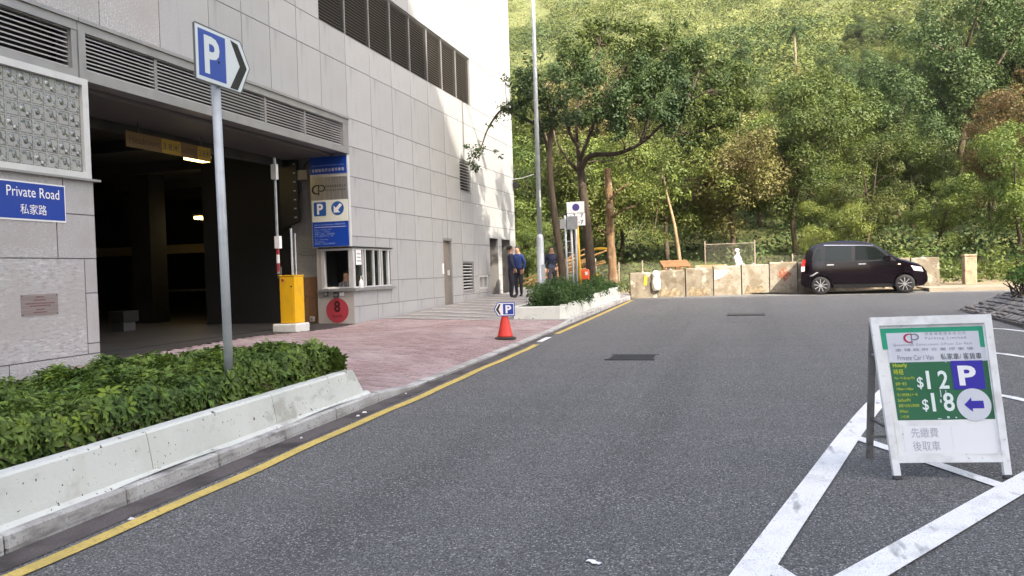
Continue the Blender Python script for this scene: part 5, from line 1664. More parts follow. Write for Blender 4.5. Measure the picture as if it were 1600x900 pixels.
px1, py1 = -7.42, 25.3
person('person in dark jacket and trousers, left of the pair by the building corner', (px1, py1, pv(px1, py1)), math.radians(118), 1.72, M_navy, M_dark,
       [((.25, .02, 1.12), (.20, -.10, .93)), ((.24, .02, 1.12), (.19, -.12, .94))], hair='hair')
px2, py2 = -7.40, 26.1
person('person in blue jacket with teal collar, right of the pair by the building corner', (px2, py2, pv(px2, py2)), math.radians(-12), 1.70, M_bluej, M_dark,
       [((.27, .0, 1.13), (.12, -.20, 1.10)), ((.26, .02, 1.12), (.23, -.06, .90))], hair='hair')
px3, py3 = -6.68, 28.0
person('person in a navy uniform with light collar standing behind the lamp post', (px3, py3, pv(-6.68, 28.0) - .02), math.radians(20), 1.72, M_navy, M_dark,
       [((.26, .02, 1.12), (.24, -.05, .90)), ((.25, .02, 1.12), (.20, -.12, .95))], hair='hair')
M_white_cloth = mat('white_coverall', (0.74, 0.73, 0.70), [(12, (0.62, 0.61, 0.58), .5, .7)], rough=.85)
person('person in white hooded clothing standing behind the barrier row by the wire fence', (-.30, 32.6, .40), math.radians(65), 1.66, M_white_cloth, M_white_cloth,
       [((.24, -.08, 1.12), (.18, -.26, 1.00)), ((.24, -.06, 1.12), (.18, -.24, 1.02))], hair='cap', skin_m=mat('pale_mask', (0.6, 0.55, 0.5), rough=.7))
# kiosk attendant behind the open window (seated: only head and shoulders rise above the counter)
person('person in a pale patterned top sitting inside the dark kiosk window', (-8.74, KY + .34, .04), math.radians(8), 1.55, mat('patterned_top', (0.20, 0.20, 0.22), [(35, (0.05, 0.05, 0.06), .48, .55)], rough=.8), M_dark,
       [((.26, -.02, 1.12), (.16, -.20, 1.10)), ((.26, -.02, 1.12), (.16, -.20, 1.10))], hair='hair')
# ================================================================ vegetation
rng = np.random.default_rng(11)
def leaf_mesh(name, cen, nrm, size, m, jit=.35, aspect=.45, rng=rng, fold=.0):
    """one rhombic leaf per centre: cen (n,3), nrm (n,3) facing, size (n,)"""
    n = len(cen)
    nrm = nrm + rng.normal(0, jit, (n, 3))
    nrm /= np.linalg.norm(nrm, axis=1, keepdims=True) + 1e-9
    r = rng.normal(0, 1, (n, 3))
    u = np.cross(nrm, r); u /= np.linalg.norm(u, axis=1, keepdims=True) + 1e-9
    w = np.cross(nrm, u)
    s = size[:, None]
    P = np.empty((n, 4, 3))
    P[:, 0] = cen - u * s * .5
    P[:, 1] = cen + w * s * aspect * .5 + nrm * s * fold
    P[:, 2] = cen + u * s * .5
    P[:, 3] = cen - w * s * aspect * .5 + nrm * s * fold
    me = bpy.data.meshes.new(name)
    me.vertices.add(n * 4); me.loops.add(n * 4); me.polygons.add(n)
    me.vertices.foreach_set("co", P.ravel())
    me.loops.foreach_set("vertex_index", np.arange(n * 4, dtype=np.int32))
    me.polygons.foreach_set("loop_start", np.arange(0, n * 4, 4, dtype=np.int32))
    me.materials.append(m)
    me.update(calc_edges=True)
    me.validate()
    return me
def blob_leaves(blobs, per, size, rng=rng, flat=.8, shell=.55, dens_pow=2.0):
    """leaves through a set of clumps (x, y, z, r)"""
    C, N, S = [], [], []
    for (x, y, z, r) in blobs:
        n = max(8, int(per * r ** dens_pow))
        d = rng.normal(0, 1, (n, 3)); d /= np.linalg.norm(d, axis=1, keepdims=True)
        rad = r * (shell + (1 - shell) * rng.random((n, 1)) ** .6) * (1 + .18 * rng.normal(0, 1, (n, 1)))
        p = d * rad
        p[:, 2] *= flat
        C.append(p + np.array([x, y, z])); N.append(d * .85 + np.array([0, 0, .45])); S.append(size * (.6 + .8 * rng.random(n)))
    return np.concatenate(C), np.concatenate(N), np.concatenate(S)
def sub_blobs(blobs, k, f, rng=rng):
    """break every clump into k smaller ones near its surface: uneven outline with gaps"""
    out = []
    for (x, y, z, r) in blobs:
        for i in range(k):
            d = rng.normal(0, 1, 3); d /= np.linalg.norm(d)
            d[2] = d[2] * .8 + .1
            q = r * (.45 + .6 * rng.random())
            out.append((x + d[0] * q, y + d[1] * q, z + d[2] * q, r * f * (.65 + .7 * rng.random())))
    return out
def leafmat(name, c1, c2, vary=.34, island=.16, tr=.25, sc=.6):
    return mat(name, c1, [(sc, c2, .42, .62)], rough=.55, spec=.3, vary=vary, island=island, trans=tr)
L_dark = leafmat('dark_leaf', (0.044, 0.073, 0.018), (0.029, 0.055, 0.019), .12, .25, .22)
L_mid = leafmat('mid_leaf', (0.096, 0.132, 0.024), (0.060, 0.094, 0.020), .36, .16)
L_olive = leafmat('olive_leaf', (0.108, 0.128, 0.025), (0.072, 0.098, 0.020), .36, .16)
L_lime = leafmat('light_leaf', (0.106, 0.138, 0.026), (0.072, 0.104, 0.021), .36, .16)
L_deep = leafmat('deep_green_leaf', (0.044, 0.076, 0.021), (0.062, 0.098, 0.026), .2, .2, .22)
L_tan = leafmat('tan_leaf', (0.135, 0.130, 0.038), (0.115, 0.095, 0.035), .2, .2)
L_brown = leafmat('dry_brown_leaf', (0.165, 0.108, 0.042), (0.115, 0.092, 0.030), .15, .35, .35)
L_hedge = leafmat('hedge_leaf', (0.130, 0.195, 0.036), (0.074, 0.132, 0.025), .0, .55, .3, 2.2)
L_hedge2 = leafmat('young_hedge_leaf', (0.20, 0.27, 0.035), (0.15, 0.22, 0.03), .15, .25, .35, 2.2)
B_dark = mat('dark_bark', (0.058, 0.043, 0.029), [((12, 12, 2), (0.030, 0.022, 0.015), .4, .65), (3, (0.065, 0.052, 0.038), .55, .7)], rough=.95, bump=(25, .8, .02))
B_grey = mat('grey_bark', (0.085, 0.064, 0.042), [((10, 10, 2), (0.045, 0.034, 0.023), .4, .65)], rough=.95, bump=(22, .7, .02))
B_orange = mat('orange_bark', (0.19, 0.118, 0.062), [((9, 9, 3), (0.105, 0.062, 0.032), .42, .62), (4, (0.27, 0.205, 0.135), .55, .68)], rough=.95, bump=(20, .8, .03))
def limb_path(a, b, n=6, wob=.06, rng_=rnd):
    a, b = Vector(a), Vector(b)
    L_ = (b - a).length
    return [a.lerp(b, i / n) + (Vector((rng_.uniform(-1, 1), rng_.uniform(-1, 1), rng_.uniform(-.4, .4))) * L_ * wob if 0 < i < n else Vector((0, 0, 0))) for i in range(n + 1)]
def taper(r0, r1, n):
    return [r0 + (r1 - r0) * (i / (n - 1)) ** .8 for i in range(n)]

# ---- main tree at the planter
mt = thing('broadleaf_tree', 'big dark-crowned tree with a long low limb reaching right over the road end', 'tree', (-4.68, 25, .7))
tr_ = MB()
P = spl([(-4.66, 25, .55), (-4.70, 25, 1.6), (-4.80, 25, 3.0), (-4.92, 25.02, 4.4), (-4.94, 25, 4.85)], 3)
tr_.tube(P, [.20 if i == 0 else .165 - .004 * i for i in range(len(P))], 12)
part('trunk', tr_, B_dark, mt, smooth=True)
LIMBS = [[(-4.92, 25, 4.6), (-4.6, 25, 5.02), (-3.75, 24.98, 5.02), (-3.0, 25, 5.30), (-2.3, 25.0, 5.85), (-1.7, 25, 6.32), (-1.0, 25, 6.7)],
         [(-4.94, 25, 4.7), (-5.02, 25, 5.5), (-4.95, 25, 6.6), (-4.6, 25.2, 7.8), (-4.3, 25.6, 8.6)],
         [(-4.95, 25, 4.9), (-4.55, 24.8, 5.7), (-4.1, 24.4, 6.5), (-3.5, 24.6, 7.4), (-3.1, 25.2, 8.3)],
         [(-4.97, 25, 5.3), (-5.3, 24.9, 6.0), (-5.2, 24.7, 7.0), (-4.9, 24.5, 7.6)],
         [(-3.0, 25, 5.30), (-2.7, 25.2, 6.3), (-2.5, 25.4, 7.2), (-2.2, 25.8, 8.2)],
         [(-2.3, 25, 5.85), (-1.7, 25.3, 5.55), (-1.1, 25.5, 5.6)],
         [(-1.7, 25, 6.32), (-1.4, 25.5, 7.0), (-1.2, 26, 7.7)],
         [(-4.94, 25, 4.5), (-5.3, 24.9, 4.9), (-5.6, 24.8, 5.4)]]
for i, l in enumerate(LIMBS):
    P = spl(l, 4)
    part('limb', MB().tube(P, taper(.10 if i == 0 else .075, .018, len(P)), 8), B_dark, mt, smooth=True)
MB_MAIN = [(-4.87, 24.50, 7.90, 0.91), (-3.94, 24.00, 6.44, 1.09), (-4.41, 26.00, 9.04, 0.80), (-3.21, 25.50, 8.67, 1.0), (-2.78, 25.00, 7.41, 1.20), (-1.85, 25.50, 7.63, 1.0), (-1.08, 25.00, 6.57, 1.05), (-0.37, 26.00, 7.20, 0.81), (-2.01, 24.50, 5.98, 0.75), (-3.22, 24.30, 6.15, 0.90), (-0.64, 25.50, 5.84, 0.66), (-2.35, 27.00, 8.98, 0.8), (-3.75, 24.50, 5.60, 0.5), (-1.62, 25.50, 5.3, 0.45), (-4.83, 25.00, 6.11, 0.62), (-0.05, 25.7, 6.45, .6), (-0.95, 25.5, 5.25, .45), (-1.41, 26.50, 8.12, 0.8)]
r1 = np.random.default_rng(3)
sbl = sub_blobs([(a, b, c, d * .95) for a, b, c, d in MB_MAIN], 15, .33, r1)
C_, N_, S_ = blob_leaves(sbl, 2000, .105, r1, .85, .3)
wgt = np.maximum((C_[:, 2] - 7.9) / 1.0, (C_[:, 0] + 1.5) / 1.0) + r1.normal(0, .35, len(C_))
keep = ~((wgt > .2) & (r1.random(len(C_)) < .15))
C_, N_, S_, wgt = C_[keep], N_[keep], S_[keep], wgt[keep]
sel = wgt > .25  # sunlight painted in: top and right leaves get the lighter leaf colour
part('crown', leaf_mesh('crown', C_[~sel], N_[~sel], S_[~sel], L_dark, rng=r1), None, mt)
part('sunny_foliage', leaf_mesh('sunny_foliage', C_[sel], N_[sel], S_[sel], L_mid, rng=r1), None, mt, label='olive foliage painted lighter as sunlit at the top and right of the crown')
tw_ = MB()
for b in sbl[::2]:
    q = min((Vector(p) for l in LIMBS for p in spl(l, 3)), key=lambda p: (p - Vector(b[:3])).length)
    tw_.tube([q, (q + Vector(b[:3])) / 2 + Vector((0, 0, .06)), Vector(b[:3])], [.018, .012, .005], 4)
part('twigs', tw_, B_dark, mt, kind='stuff')

# ---- left tree beside the lamp post
lt_ = thing('broadleaf_tree', 'slimmer dark tree with a bent trunk between the lamp post and the sign posts', 'tree', (-5.27, 22.5, .7))
P = spl([(-4.98, 22.5, .55), (-5.10, 22.5, 1.8), (-5.26, 22.5, 3.2), (-5.34, 22.5, 4.5), (-5.25, 22.5, 5.5), (-5.15, 22.5, 6.1)], 3)
part('trunk', MB().tube(P, [.125 - .005 * i for i in range(len(P))], 10), B_grey, lt_, smooth=True)
LL_ = [[(-5.36, 22.5, 4.9), (-5.55, 22.4, 5.6), (-5.85, 22.4, 6.3)], [(-5.15, 22.5, 5.9), (-4.9, 22.7, 6.5)], [(-5.2, 22.5, 5.7), (-5.35, 22.2, 6.6)],
       [(-5.6, 22.5, 5.6), (-6.4, 23, 6.1), (-7.0, 23.5, 6.4), (-7.5, 23.6, 5.9), (-7.75, 23.55, 5.3), (-8.0, 23.5, 4.95)]]
for l in LL_:
    P = spl(l, 4)
    part('limb', MB().tube(P, taper(.06, .012, len(P)), 7), B_dark, lt_, smooth=True)
LB = [(-5.31, 22.00, 6.80, 0.82), (-5.98, 22.50, 6.24, 0.72), (-5.01, 22.20, 6.01, 0.68), (-6.23, 23.00, 7.21, 0.55), (-5.58, 22.50, 5.35, 0.35), (-4.84, 22.80, 6.66, 0.65)]
lb2 = sub_blobs(LB, 14, .34, r1)
lb2 += [(-7.93, 23.50, 5.10, 0.30), (-7.80, 23.5, 5.3, .22), (-8.05, 23.50, 4.80, 0.20), (-7.9, 23.5, 4.65, .18), (-7.46, 23.60, 5.99, 0.12), (-6.97, 23.60, 6.44, 0.2), (-7.30, 23.60, 5.15, 0.12), (-8.15, 23.40, 5.35, 0.13), (-7.2, 23.6, 6.2, .14), (-7.1, 23.6, 5.0, .1)]
C_, N_, S_ = blob_leaves(lb2, 1200, .105, r1, .85, .3)
part('crown', leaf_mesh('crown', C_, N_, S_, L_dark, rng=r1), None, lt_)
tw_ = MB()
for b in lb2[::2]:
    q = min((Vector(p) for l in LL_ for p in spl(l, 3)), key=lambda p: (p - Vector(b[:3])).length)
    tw_.tube([q, Vector(b[:3])], [.012, .004], 4)
part('twigs', tw_, B_dark, lt_, kind='stuff')

# ---- bare pruned orange trunk
ot = thing('pruned_trunk', 'rough orange-brown bare trunk cut off high up, right of the big tree', 'tree', (-4.42, 27.6, .6))
P = spl([(-4.40, 27.6, .4), (-4.43, 27.6, 1.5), (-4.47, 27.6, 2.6), (-4.46, 27.6, 3.8), (-4.52, 27.6, 4.9)], 4)
part('trunk', MB().tube(P, [.22, .18] + [.16 + .012 * math.sin(i * 2.3) - .0035 * i for i in range(len(P) - 2)], 14), B_orange, ot, smooth=True)
for a, b in (((-4.40, 27.5, 3.85), (-3.7, 27.4, 4.35)), ((-4.42, 27.5, 3.2), (-3.5, 27.3, 3.55)), ((-4.45, 27.6, 2.5), (-5.0, 27.5, 2.9))):
    part('branch_stub', MB().tube([a, tuple((Vector(a) + Vector(b)) / 2 + Vector((0, 0, .07))), b], [.05, .035, .018], 7), B_orange, ot, smooth=True)
# ---- thin leaning pale trunk behind the pallets
th = thing('leaning_sapling', 'thin pale leaning trunk rising behind the wooden pallets', 'tree', (-2.6, 34.5, .5))
P = spl([(-2.55, 34.5, .4), (-2.68, 34.5, 1.8), (-2.85, 34.5, 3.2), (-3.15, 34.6, 4.6), (-3.3, 34.8, 5.6)], 3)
part('trunk', MB().tube(P, taper(.11, .03, len(P)), 8), mat('pale_bark', (0.24, 0.175, 0.10), [((8, 8, 2), (0.15, 0.105, 0.06), .42, .65)], rough=.9), th, smooth=True)
C_, N_, S_ = blob_leaves(sub_blobs([(-3.2, 34.7, 5.2, .8), (-2.6, 34.8, 4.4, .5), (-3.6, 34.6, 4.6, .55)], 10, .4, r1), 420, .16, r1)
part('crown', leaf_mesh('crown', C_, N_, S_, L_lime, rng=r1), None, th)

# ---- the near hedge: leaf whorls on stems
hd = thing('clipped_hedge', 'glossy green clipped hedge of whorled leaves filling the white planter around the sign pole', 'hedge', (-5, 4.5, .3))
def whorl_mesh(m, seed):
    r_ = random.Random(seed)
    mb = MB()
    for k in range(8):
        a = k * 2 * math.pi / 8 + r_.uniform(-.25, .25)
        el = r_.uniform(-.25, .55)
        ln = r_.uniform(.06, .085)
        d = Vector((math.cos(a) * math.cos(el), math.sin(a) * math.cos(el), math.sin(el)))
        s = Vector((-math.sin(a), math.cos(a), 0)) * r_.uniform(.010, .015)
        dn = Vector((0, 0, -.010))
        b0, m1, m2, tp_ = d * .012, d * ln * .38, d * ln * .72 + dn * .6, d * ln + dn * 2
        up_ = Vector((0, 0, .004))
        mb.add([b0, m1 + s + up_, m1, m1 - s + up_, m2 + s * .8 + up_, m2, m2 - s * .8 + up_, tp_],
               [(0, 2, 1), (0, 3, 2), (1, 2, 5, 4), (2, 3, 6, 5), (4, 5, 7), (5, 6, 7)])
    return mb.mesh('leaf_whorl', m, smooth=True)
WM = [whorl_mesh(L_hedge, i) for i in range(5)] + [whorl_mesh(L_hedge2, 9)]
def hedge_top(x, y):
    u = sstep(-4.15, -4.6, x) * 1.0 if False else 1
    edge = min(1, max(0, (-4.12 - x) / .35))
    back = min(1, max(0, (x + 6.05) / .3))
    end = min(1, max(0, (7.52 - y) / .45))
    e = (1 - (1 - edge) ** 2) * (1 - (1 - back) ** 2) * (1 - (1 - end) ** 2)
    hgt = .27 + .27 * sstep(0, 1, e) + .035 * math.sin(x * 3.1 + y * 2.3) + .03 * math.sin(y * 5.3 - x * 2) + .03 * math.sin(y * 11 + x * 7)
    hgt += .08 * sstep(4.0, 6.5, y)
    return A * y + hgt
cw_ = []
r2 = random.Random(5)
for i in range(14000):
    x, y = r2.uniform(-6.05, -4.08), r2.uniform(1.0, 7.52)
    zt2 = hedge_top(x, y)
    face = r2.random()
    z = zt2 - abs(r2.gauss(0, .035)) + r2.uniform(-.02, .035)
    nx, ny, nz = r2.gauss(0, .4), r2.gauss(0, .4), 1
    if face < .42:           # the two visible flanks
        if face < .30:
            x = -4.15 - abs(r2.gauss(0, .08)); nx, nz = 1.0, .5
        else:
            y = 7.54 - abs(r2.gauss(0, .07)); ny, nz = 1.0, .5
        zt2 = hedge_top(x - .3, y - .2)
        f_ = r2.random() ** .8
        z = A * y + .34 + (zt2 - A * y - .34) * f_
        if f_ < .45 and r2.random() < .72: continue
    cw_.append((x, y, z, nx, ny, nz))
cw_.sort(key=lambda c: c[0] ** 2 + c[1] ** 2 + (c[2] - 1.46) ** 2 - (2.0 if c[2] > hedge_top(c[0], c[1]) - .06 else 0))
vis = [c for c in cw_ if c[1] > 2.6]
oth = [c for c in cw_ if c[1] <= 2.6]
big = vis[:300]
def whorl_xf(c):
    q = Vector((c[3], c[4], c[5])).to_track_quat('Z', 'Y').to_matrix()
    return q @ Matrix.Rotation(r2.uniform(0, 6.3), 3, 'Z'), r2.choice((.55, .7, .8, .95, 1.1, 1.3)) * r2.uniform(.9, 1.1)
for c in big:
    M3, s = whorl_xf(c)
    me = WM[5] if r2.random() < .08 else WM[r2.randrange(5)]
    place('leaf_whorl', me, hd, c[:3], M3.to_euler(), (s, s, s))
def np_mesh(me):
    n = len(me.vertices); co = np.empty(n * 3); me.vertices.foreach_get("co", co)
    return co.reshape(-1, 3), [tuple(p.vertices) for p in me.polygons]
WN = [np_mesh(m) for m in WM]
def joined(cs, which):
    VV, FF, o = [], [], 0
    for c in cs:
        M3, s = whorl_xf(c)
        co, fs = WN[which if which == 5 else r2.randrange(5)]
        VV.append(co @ np.array(M3).T * s + np.array(c[:3]))
        FF += [tuple(i + o for i in f) for f in fs]
        o += len(co)
    VV = np.concatenate(VV)
    me = bpy.data.meshes.new('foliage')
    me.from_pydata(VV.tolist(), [], FF)
    me.materials.append(L_hedge2 if which == 5 else L_hedge)
    me.polygons.foreach_set("use_smooth", [True] * len(FF))
    me.update()
    return me
rest_ = vis[300:] + oth
r2.shuffle(rest_)
ny_ = int(len(rest_) * .075)
part('foliage', joined(rest_[ny_:], 0), None, hd, kind='stuff')
part('young_shoots', joined(rest_[:ny_], 5), None, hd, kind='stuff', label='brighter yellow-green young shoots')
st = MB()
for k in range(260):
    x, y = r2.uniform(-5.9, -4.16) if k % 2 else r2.uniform(-4.5, -4.14), r2.uniform(1.2, 7.4)
    z0_ = A * y + .27
    P = [Vector((x, y, z0_)), Vector((x + r2.uniform(-.08, .08), y + r2.uniform(-.12, .12), z0_ + .16)), Vector((x + r2.uniform(-.15, .15), y + r2.uniform(-.25, .25), hedge_top(x, y) - .08))]
    st.tube(P, [.010, .008, .004], 5)
part('stems', st, mat('hedge_stem', (0.12, 0.095, 0.05), rough=.9), hd, kind='stuff')

# ---- low shrubs in the tree bed
sh_ = thing('bed_shrub', 'low feathery green shrubs covering the tree planter round the lamp post', 'shrub', (-5, 20, .7))
BB = []
r3 = random.Random(8)
for k in range(120):
    y = r3.uniform(17.85, 26.6); x = r3.uniform(-4.85 if y < 20 else -5.15, -4.12)
    hgt = .30 + .12 * math.sin(y * 1.3 + x) + .1 * r3.random() - (.12 if y > 24.5 else 0)
    for q in range(3):
        BB.append((x + r3.uniform(-.15, .15), y + r3.uniform(-.15, .15), A * y + .40 + hgt * (q + .5) / 3, r3.uniform(.14, .24)))
for k in range(30):
    y = r3.uniform(17.9, 21)
    BB.append((-4.0 + r3.uniform(-.15, .03), y, A * y + .44 + r3.uniform(-.06, .06), .12))
C_, N_, S_ = blob_leaves(BB, 2600, .085, r1, 1.0, .2)
part('foliage', leaf_mesh('foliage', C_, N_, S_, leafmat('bed_leaf', (0.060, 0.115, 0.028), (0.040, 0.085, 0.022), 0, .35, .3, 2), rng=r1, jit=.6, aspect=.3), None, sh_)
st = MB()
for b in BB[::4]:
    st.tube([(b[0], b[1], A * b[1] + .36), (b[0] + .02, b[1], b[2] + .1)], [.01, .005], 4)
part('stems', st, B_dark, sh_, kind='stuff')

# ---- bush on the stone island
ibush = thing('island_bush', 'rounded bush with dark bare stems and bright green top growing on the stone island', 'bush', (5.4, 18.4, .65))
BB = [(5.35, 18.4, 1.12, .34), (5.7, 18.3, 1.15, .38), (6.1, 18.5, 1.2, .42), (5.55, 18.7, 1.28, .34), (6.5, 18.3, 1.15, .42), (5.2, 18.1, 1.0, .22)]
C_, N_, S_ = blob_leaves(sub_blobs(BB, 12, .42, r1), 1500, .075, r1, .8, .3)
part('foliage', leaf_mesh('foliage', C_, N_, S_, leafmat('bush_leaf', (0.085, 0.17, 0.028), (0.06, 0.125, 0.02), 0, .3, .35, 3), rng=r1), None, ibush)
st = MB()
for k in range(70):
    b = BB[k % len(BB)]
    st.tube([(b[0] + r3.uniform(-.2, .2), b[1] + r3.uniform(-.2, .2), .62), (b[0] + r3.uniform(-.25, .25), b[1] + r3.uniform(-.2, .2), .9), (b[0] + r3.uniform(-.3, .3), b[1] + r3.uniform(-.2, .2), b[2])], [.014, .010, .005], 4)
part('stems', st, B_dark, ibush, kind='stuff')

# ---- tree kinds for the wood behind (shared meshes, local origin at the foot)
def tree_kind(seed, h, rx, rz, base, leaf, leaf_m, nb=26, per=900, bark=B_grey, shape_='round', kind_k=9):
    r = np.random.default_rng(seed)
    big_ = []
    for i in range(nb):
        d = r.normal(0, 1, 3); d /= np.linalg.norm(d)
        q = r.random() ** .45
        zc = base + (h - base) * .5
        p = np.array([d[0] * rx * q, d[1] * rx * q, zc + d[2] * (h - base) * .5 * q])
        if shape_ == 'umbrella': p[2] = h - .22 * (h - base) * r.random() - .35 * (p[0] ** 2 + p[1] ** 2) / rx
        big_.append((*p, rx * .30 * (.7 + .6 * r.random())))
    bl_ = [(a, b, c, d * .9) for a, b, c, d in big_]
    for (a, b, c, d) in big_:            # knobs on the upper side of every clump
        for i in range(5):
            v = r.normal(0, 1, 3); v[2] = abs(v[2]) * .9; v /= np.linalg.norm(v)
            q = d * (.7 + .35 * r.random())
            bl_.append((a + v[0] * q, b + v[1] * q, c + v[2] * q * .8, d * (.32 + .22 * r.random())))
    C_, N_, S_ = blob_leaves(bl_, per * .72, leaf, r, .78, .72)
    cm = leaf_mesh('crown', C_, N_, S_, leaf_m, rng=r, aspect=.55, jit=.22)
    rr = random.Random(seed)
    tb = MB()
    top = h * .72
    P = [Vector((rr.uniform(-.12, .12) * i * .5, rr.uniform(-.12, .12) * i * .5, -.5 + (top + .5) * i / 6)) for i in range(7)]
    tb.tube(P, taper(.035 * h * .62, .03, 7), 8)
    for b in big_[:12]:
        t0 = P[rr.randrange(3, 6)]
        tb.tube([t0, t0.lerp(Vector(b[:3]), .5) + Vector((0, 0, .15)), Vector(b[:3])], [.009 * h, .006 * h, .02], 5)
    tm = tb.mesh('trunk', bark, smooth=True)
    return cm, tm
KINDS = {
    'mid': [tree_kind(21, 8.0, 3.0, 3, .9, .118, L_mid), tree_kind(22, 9.0, 3.2, 3, 1.2, .125, L_mid)],
    'lime': [tree_kind(31, 6.6, 2.9, 3, .5, .112, L_lime), tree_kind(32, 7.6, 3.0, 3, .9, .115, L_tan)],
    'olive': [tree_kind(41, 7.2, 3.1, 3, .8, .115, L_olive), tree_kind(42, 8.5, 3.0, 3, 1.0, .118, L_olive)],
    'deep': [tree_kind(51, 10.5, 3.3, 4, 1.0, .125, L_deep), tree_kind(52, 9.0, 3.3, 3.6, 1.0, .125, L_deep)],
    'brown': [tree_kind(61, 9.5, 3.2, 4, 2.2, .13, L_brown, per=600, bark=B_dark)],
}
def plant(kind, i, x, y, s, name, label, cat, group=None, rz=None, z=None, sz=1.0):
    cm, tm = KINDS[kind][i % len(KINDS[kind])]
    z = terrain(x, y) if z is None else z
    t = thing(name, label, cat, (x, y, z), group)
    rz = rnd.uniform(0, 6.28) if rz is None else rz
    for nm, me in (('trunk', tm), ('crown', cm)):
        o = bpy.data.objects.new(nm, me); COL.objects.link(o)
        o.parent = t
    t.rotation_euler = (0, 0, rz)
    t.scale = (s, s, s * sz)
    return t
# front row just beyond the wire fence (individually recognisable)
FRONT = [('deep', 0, -16.0, 37, .9, 'dark tree partly hidden behind the far end of the building'), ('mid', 0, -11.5, 36.5, .95, 'mid green tree directly behind the bamboo pile and the lamp post'),
         ('olive', 1, -8.2, 38.5, 1.05, 'olive tree in the gap between the lamp post and the big dark tree'), ('lime', 0, -6.0, 40.5, 1.0, 'pale leafy tree behind the bare orange trunk'),
         ('olive', 0, -3.6, 39, .95, 'sunlit olive tree behind the leaning pale sapling'), ('lime', 1, -.6, 39.5, 1.0, 'tangled yellow-green tree behind the figure in white'),
         ('mid', 1, 2.3, 40.5, .88, 'leafy green tree behind the left half of the car'), ('olive', 1, 5.2, 38.5, .62, 'low sunlit bushy tree over the roof of the car'),
         ('lime', 0, 8.0, 38.5, .55, 'low yellowish bush between the car bonnet and the stone pillar'), ('mid', 0, 10.8, 37.5, .74, 'bushy tree just right of the stone pillar'),
         ('lime', 1, 12.6, 35.0, .42, 'small bright green bush at the right edge above the island'), ('deep', 0, 13.6, 38.5, .62, 'dark shady tree at the right edge behind the bright bush'),
         ('olive', 0, 3.6, 37.2, .45, 'low bush peeping over the barrier blocks left of the car'), ('mid', 1, -9.4, 34.6, .42, 'low bright bush behind the bamboo poles'),
         ('brown', 0, 15.0, 43.5, 1.08, 'tall brown-leaved dry tree at the right edge of the wood'), ('brown', 0, 12.4, 47.5, .62, 'lower reddish-brown dry tree beside the tall brown one'),
         ('deep', 1, 16.6, 62, 1.55, 'tall dark evergreen standing out on the right of the slope'), ('deep', 0, 13.4, 57, 1.35, 'second tall dark evergreen left of the brown dry tree'),
         ('deep', 0, 19.5, 60, 1.5, 'dark evergreen at the upper right corner'),
         ('deep', 1, 8.6, 52, 1.0, 'layered dark green tree on the slope straight above the car'), ('mid', 1, 5.0, 50, 1.1, 'leafy tree up the slope behind the car, left of the layered dark one'),
         ('lime', 1, -9.5, 50, 1.35, 'tall pale tree showing above the dark crowns beside the lamp post'),
         ('olive', 1, -4.0, 49, 1.1, 'olive tree showing under the long low limb of the big tree'), ('lime', 0, .8, 48, 1.0, 'yellowish tree beyond the right end of the long low limb')]
for kd, i, x, y, s, lb in FRONT:
    plant(kd, i, x, y, s, 'woodland_tree', lb, 'tree')
# the wood on the slope
taken = [(x, y) for _, _, x, y, _, _ in FRONT]
n_t = 0
r4 = random.Random(17)
tries = 0
while n_t < 235 and tries < 6000:
    tries += 1
    y = 44 + 98 * r4.random() ** .85
    w0, w1 = -.34 * y - 2, .42 * y + 2
    x = w0 + (w1 - w0) * r4.random()
    mn = 2.7 + y * .016
    lim = 88 + 60 * sstep(.02, .20, x / y)
    if y > lim + r4.uniform(-8, 8):
        continue
    if any((x - a) ** 2 + (y - b) ** 2 < mn * mn for a, b in taken):
        continue
    taken.append((x, y))
    rightness = (x / y + .1) * 2.2
    u = r4.random() + .25 * math.sin(x * .11) + .2 * math.sin(y * .13 + x * .05)
    kd = 'deep' if u < .10 + .32 * max(0, min(1, rightness)) else 'mid' if u < .55 else 'olive' if u < .85 else 'lime'
    if y > 105 and kd == 'deep' and r4.random() < .5: kd = 'olive'
    s = r4.uniform(.5, .95) * (.92 if y > 100 else 1.0)
    q_ = x / y
    where = ('behind the lamp post and building corner' if q_ < -.2 else 'behind the big dark tree' if q_ < -.09 else 'above the barrier row' if q_ < .05 else 'above the parked car' if q_ < .19
             else 'above the stone pillar' if q_ < .28 else 'beyond the right edge of the road')
    level = 'foot of the hill' if y < 58 else 'lower slope' if y < 76 else 'middle slope' if y < 98 else 'upper slope'
    tone = {'deep': 'dark green', 'mid': 'mid green', 'olive': 'olive green', 'lime': 'pale yellow-green'}[kd]
    grp = tone + ' trees on the ' + level + ' ' + where
    plant(kd, r4.randrange(2), x, y, s, 'woodland_tree', tone + ' tree on the ' + level + ' ' + where, 'tree', grp, rz=r4.uniform(0, 6.28), sz=r4.uniform(.8, 1.1))
    n_t += 1
